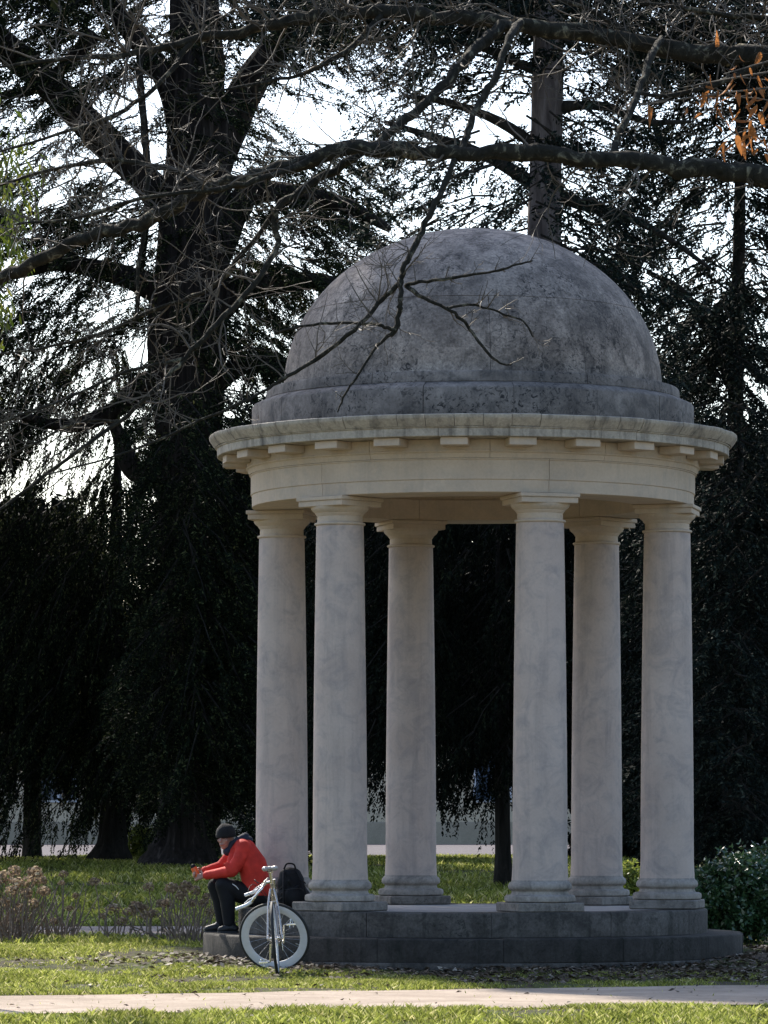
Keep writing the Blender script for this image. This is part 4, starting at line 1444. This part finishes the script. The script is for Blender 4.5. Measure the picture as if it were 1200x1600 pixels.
# orange can held in the hands
cn = empty('drink_can', Q(306, 1364, .0), 'orange can with dark lid held in both hands by the seated person', 'can')
MT = Matrix.Translation(Q(306.5, 1364.5, .0)) @ Matrix.Rotation(-.42, 4, 'Y')
MB().lathe([(.001, -.055), (.026, -.055), (.032, -.046), (.033, -.04), (.033, .058), (.031, .066), (.001, .066)], n=24, closed=False).build('can_body', M['orange'], cn, 40, MT)
MB().lathe([(.001, .064), (.030, .064), (.031, .070), (.026, .082), (.025, .098), (.001, .100)], n=20, closed=False).build('lid', M['black'], cn, 40, MT)

# ------------------------------------------------------------------ black rucksack
bx = W(459, 1418, 44.25)
BS = 1.0
bag = empty('backpack', (bx.x, bx.y, .515), 'black slumped rucksack on the steps beside the seated person', 'backpack')
bb_ = MB()
B0 = Vector((bx.x, bx.y, .515))
bb_.ell(B0 + Vector((-.01, .02, .15)), (.165, .12, .15))
bb_.ell(B0 + Vector((-.03, .02, .27)), (.145, .105, .16))
bb_.ell(B0 + Vector((.07, .01, .12)), (.11, .11, .12))
bb_.ell(B0 + Vector((-.035, .02, .36)), (.12, .09, .08))
bb_.ell(B0 + Vector((.02, -.09, .13)), (.12, .06, .105))
bb_.ell(B0 + Vector((.13, .0, .06)), (.07, .10, .06))
for k in range(14):
    a = Vector((rnd.uniform(-.13, .15), -.11 + rnd.uniform(-.02, .03), rnd.uniform(.08, .36)))
    bb_.cap(B0 + a, B0 + a + Vector((rnd.gauss(.02, .04), rnd.gauss(0, .01), rnd.gauss(-.06, .05))), .016, .010, 8)
bb_.v = [(v[0], v[1], max(v[2], .519)) for v in bb_.v]
remeshed('bag_body', bb_, M['black'], .011, bag, 3)
MB().tube(smooth_path([B0 + Vector((-.10, -.02, .42)), B0 + Vector((-.07, -.03, .475)), B0 + Vector((-.0, -.03, .47)), B0 + Vector((.02, -.02, .42))], [.009] * 4, 4)[0], .009, 8).build('carry_handle', M['black'], bag, 60, Matrix.Identity(4))
for s in (-1, 1):
    MB().tube(smooth_path([B0 + Vector((-.03 + s * .07, -.06, .40)), B0 + Vector((s * .10, -.15, .27)), B0 + Vector((.02 + s * .12, -.14, .08)), B0 + Vector((.02 + s * .12, -.10, .02))], [.014] * 4, 4)[0], .013, 8).build('shoulder_strap', M['black'], bag, 60, Matrix.Identity(4))
MB().tube(smooth_path([B0 + Vector((-.10, -.14, .20)), B0 + Vector((.02, -.16, .225)), B0 + Vector((.13, -.13, .20))], [.005] * 3, 4)[0], .005, 6).build('zip', M['tyre'], bag, 60, Matrix.Identity(4))

# ------------------------------------------------------------------ bicycle, seen from behind, front wheel turned
rc = W(434, 1530, 41.27)
rcz = float(gz(rc.x, rc.y)) + .004
LEAN = R(-4.5)
BM = Matrix.Translation((rc.x, rc.y, rcz)) @ Matrix.Rotation(LEAN, 4, 'Y') @ Matrix.Rotation(R(-1.0), 4, 'Z') @ Matrix.Scale(1.06, 4)
bike = empty('bicycle', (rc.x, rc.y, rcz), 'silver bicycle with white deep rims parked before the steps, front wheel turned', 'bicycle')
RW = .334
bv = lambda x, y, z: Vector((x, y, z))
axr = bv(0, 0, RW); bbk = bv(0, .40, .275); sc_ = bv(0, .235, .80); ht0 = bv(0, .795, .63); ht1 = bv(0, .762, .745)
fr = MB()
fr.tube([bbk, sc_ + bv(0, -.008, .03)], .0150, 12)
fr.tube([bbk, ht0], .0165, 12)
fr.tube([sc_ - bv(0, 0, .02), ht1 - bv(0, -.004, .018)], .0140, 12)
fr.tube([ht0 - bv(0, -.004, .02), ht1 + bv(0, -.002, .012)], .0185, 14)
for s in (-1, 1):
    fr.tube(smooth_path([bbk + bv(s * .03, -.02, 0), bv(s * .045, .26, .30), bv(s * .066, 0, RW)], [.011, .010, .007], 4)[0], smooth_path([bbk, bbk + bv(0, 1, 0), bbk], [.011, .010, .007], 4)[1], 8)
    fr.tube(smooth_path([sc_ + bv(s * .016, -.01, -.02), bv(s * .045, .14, .62), bv(s * .066, 0, RW)], [.010, .009, .0075], 4)[0], .0085, 8)
    fr.box(bv(s * .066, .0, RW), (.006, .035, .05), bev=.002)
fr.tube([bbk - bv(.036, 0, 0), bbk + bv(.036, 0, 0)], .021, 14)
fr.tube([bv(-.04, .165, .665), bv(.04, .165, .665)], .006, 8)
fr.build('frame', M['silver'], bike, 50, BM)
MB().tube([sc_, bv(0, .215, .93)], .0135, 12).tube([bv(-.022, .21, .935), bv(.022, .21, .935)], .012, 10).build('seat_post', M['chrome'], bike, 50, BM)
sd = MB()
for s in (-1, 1):
    sd.cap(bv(s * .043, .11, .972), bv(s * .010, .26, .968), .033, .020, 10)
sd.cap(bv(0, .13, .974), bv(0, .38, .966), .03, .018, 10)
sd.v = [(v[0], v[1], .958 + (v[2] - .958) * .75) for v in sd.v]
sdo = remeshed('saddle', sd, M['sock'], .006, bike, 4)
sdo.matrix_basis = bike.matrix_basis.inverted() @ BM
for s in (-1, 1):
    MB().tube([bv(s * .03, .09, .955), bv(s * .022, .16, .938), bv(s * .022, .26, .938), bv(s * .012, .35, .955)], .0036, 6).build('saddle_rail', M['chrome'], sdo, 50, BM)
    MB().ell(bv(s * .046, .088, .972), (.016, .007, .014), None, 10, 8).build('saddle_rivet', M['chrome'], sdo, 50, BM)


def wheel(name, mw, deep):
    """wheel in its own plane x = 0, axle along X"""
    rim_in = RW - .092 if deep else RW - .045
    pr = [(RW - .018, -.011), (RW - .018, .011), (RW - .026, .0125), (rim_in + .012, .009), (rim_in, .0025), (rim_in, -.0025), (rim_in + .012, -.009), (RW - .026, -.0125)]
    X = Matrix.Rotation(math.pi / 2, 4, 'Y')
    tp = [(RW - .013 + .015 * math.cos(a), .015 * math.sin(a)) for a in [2 * math.pi * i / 10 for i in range(10)]]
    ty = MB().lathe(tp, n=56).build(name, M['tyre'], bike, 60, BM @ mw @ X)
    MB().lathe(pr, n=56).build('rim', M['white'], ty, 35, BM @ mw @ X)
    hb_ = MB().tube([bv(-.05, 0, 0), bv(-.034, 0, 0), bv(-.03, 0, 0), bv(-.022, 0, 0), bv(.022, 0, 0), bv(.03, 0, 0), bv(.034, 0, 0), bv(.05, 0, 0)], [.008, .010, .022, .014, .014, .022, .010, .008], 14)
    hb_.build('hub', M['chrome'], ty, 40, BM @ mw)
    sp = MB().tube([bv(.026, 0, .02), bv(.001, 0, rim_in + .003)], .0009, 4)
    sm1 = sp.mesh('spoke', M['chrome'], 60)
    for i in range(20):
        sg = Matrix.Identity(4) if i % 2 else Matrix.Diagonal((-1, 1, 1, 1))
        link('spoke', sm1, ty, BM @ mw @ Matrix.Rotation(2 * math.pi * i / 20 + .1, 4, 'X') @ sg)
    MB().tube([bv(0, 0, rim_in + .004), bv(0, 0, rim_in - .035)], .003, 6).build('valve', M['chrome'], ty, 50, BM @ mw @ Matrix.Rotation(2.2, 4, 'X'))
    return ty


wheel('rear_wheel', Matrix.Translation(axr), True)
# steering: rotate about the head tube axis
hax = (ht1 - ht0).normalized()
SM = Matrix.Translation(ht0) @ Matrix.Rotation(R(80), 4, hax) @ Matrix.Translation(-ht0)
fax = bv(0, .925, RW)
SMf = SM.copy()
# keep the turned wheel on the ground
lo = (BM @ SM @ fax).z
wheel('front_wheel', SM @ Matrix.Translation(fax), True)
fk = MB()
crown_p = ht0 - hax * .03
for s in (-1, 1):
    fk.tube(*smooth_path([crown_p + bv(s * .03, 0, 0), crown_p.lerp(fax, .5) + bv(s * .045, -.012, 0), fax + bv(s * .052, 0, 0)], [.0125, .011, .007], 5), 10)
fk.tube([crown_p - bv(.042, 0, 0), crown_p + bv(.042, 0, 0)], .015, 10)
fk.tube([crown_p, ht0], .016, 10)
fk.build('fork', M['silver'], bike, 50, BM @ SM)
st0 = ht1 + hax * .10
stm = MB().tube([ht1, st0 + hax * .02], .0155, 12).tube([st0, st0 + bv(0, .085, .012)], .0135, 12)
stc = st0 + bv(0, .085, .012)
stm.tube([stc - bv(.024, 0, 0), stc + bv(.024, 0, 0)], .020, 12)
stm.build('stem', M['chrome'], bike, 50, BM @ SM)
hbp = []
for s in (-1, 1):
    hbp.append(smooth_path([stc, stc + bv(s * .10, 0, 0), stc + bv(s * .165, .012, -.010), stc + bv(s * .195, .07, -.045), stc + bv(s * .20, .13, -.085), stc + bv(s * .205, .19, -.10), stc + bv(s * .21, .29, -.105)], [.0125] * 7, 4)[0])
MB().tube(hbp[0], .0125, 12).tube(hbp[1], .0125, 12).build('handlebar', M['chrome'], bike, 60, BM @ SM)
for s, pl in zip((-1, 1), hbp):
    MB().tube(pl[-9:], .0165, 12).build('grip', M['tape'], bike, 50, BM @ SM)
    lv = MB().box(pl[13], (.02, .03, .028), bev=.006)
    lv.tube([pl[13] + bv(0, .01, .0), pl[13] + bv(-s * .02, .06, -.005), pl[13] + bv(-s * .03, .12, -.03)], [.007, .005, .004], 8)
    lv.build('brake_lever', M['chrome'], bike, 50, BM @ SM)
for s, pl in zip((-1, 1), hbp):
    MB().tube(smooth_path([pl[13], pl[13] + bv(-s * .03, .05, .06), stc + bv(s * .05, .09, .03), ht0 + bv(s * .025, .05, .05), ht0 + bv(0, .03, -.02)], [.0025] * 5, 5)[0], .0028, 6).build('brake_cable', M['tyre'], bike, 60, BM @ SM)
# cranks, chainring, pedals, chain
cr = MB()
cr.lathe([(.060, -.0015), (.082, -.0015), (.082, .0015), (.060, .0015)], n=40)
for i in range(5):
    a = 2 * math.pi * i / 5
    cr.tube([bv(0, 0, 0), bv(math.cos(a) * .066, math.sin(a) * .066, 0)], .006, 6)
cr.build('chainring', M['chrome'], bike, 40, BM @ Matrix.Translation(bbk + bv(.045, 0, 0)) @ Matrix.Rotation(math.pi / 2, 4, 'Y'))
for s, ang in ((-1, -1), (1, 1)):
    pv_ = bbk + bv(s * .078, -.01 * ang, ang * .165)
    ca = MB().tube([bbk + bv(s * .058, 0, 0), pv_], [.013, .009], 8).build('crank', M['chrome'], bike, 50, BM)
    pd = MB().tube([pv_, pv_ + bv(s * .10, 0, 0)], .008, 8)
    pc = pv_ + bv(s * .062, 0, 0)
    pd.box(pc + bv(0, .035, 0), (.082, .008, .018), bev=.002).box(pc + bv(0, -.035, 0), (.082, .008, .018), bev=.002)
    pd.box(pc + bv(s * .036, 0, 0), (.008, .07, .016), bev=.002).box(pc - bv(s * .036, 0, 0), (.008, .07, .016), bev=.002)
    pdo = pd.build('pedal', M['chrome'], ca, 40, BM)
    MB().tube(smooth_path([pc + bv(-.03, .04, 0), pc + bv(-.02, .07, .03 * ang * -1), pc + bv(.0, .085, -.05 * ang * -1), pc + bv(.02, .07, .03 * ang * -1), pc + bv(.03, .04, 0)], [.003] * 5, 4)[0], .003, 6).build('toe_clip', M['chrome'], pdo, 50, BM)
MB().tube([bv(.045, .0, RW + .032), bbk + bv(.045, 0, .082)], .004, 6).tube([bv(.045, .0, RW - .032), bbk + bv(.045, 0, -.082)], .004, 6).build('chain', M['tyre'], bike, 50, BM)
MB().lathe([(.012, -.002), (.032, -.002), (.032, .002), (.012, .002)], n=24).build('sprocket', M['chrome'], bike, 40, BM @ Matrix.Translation(axr + bv(.045, 0, 0)) @ Matrix.Rotation(math.pi / 2, 4, 'Y'))
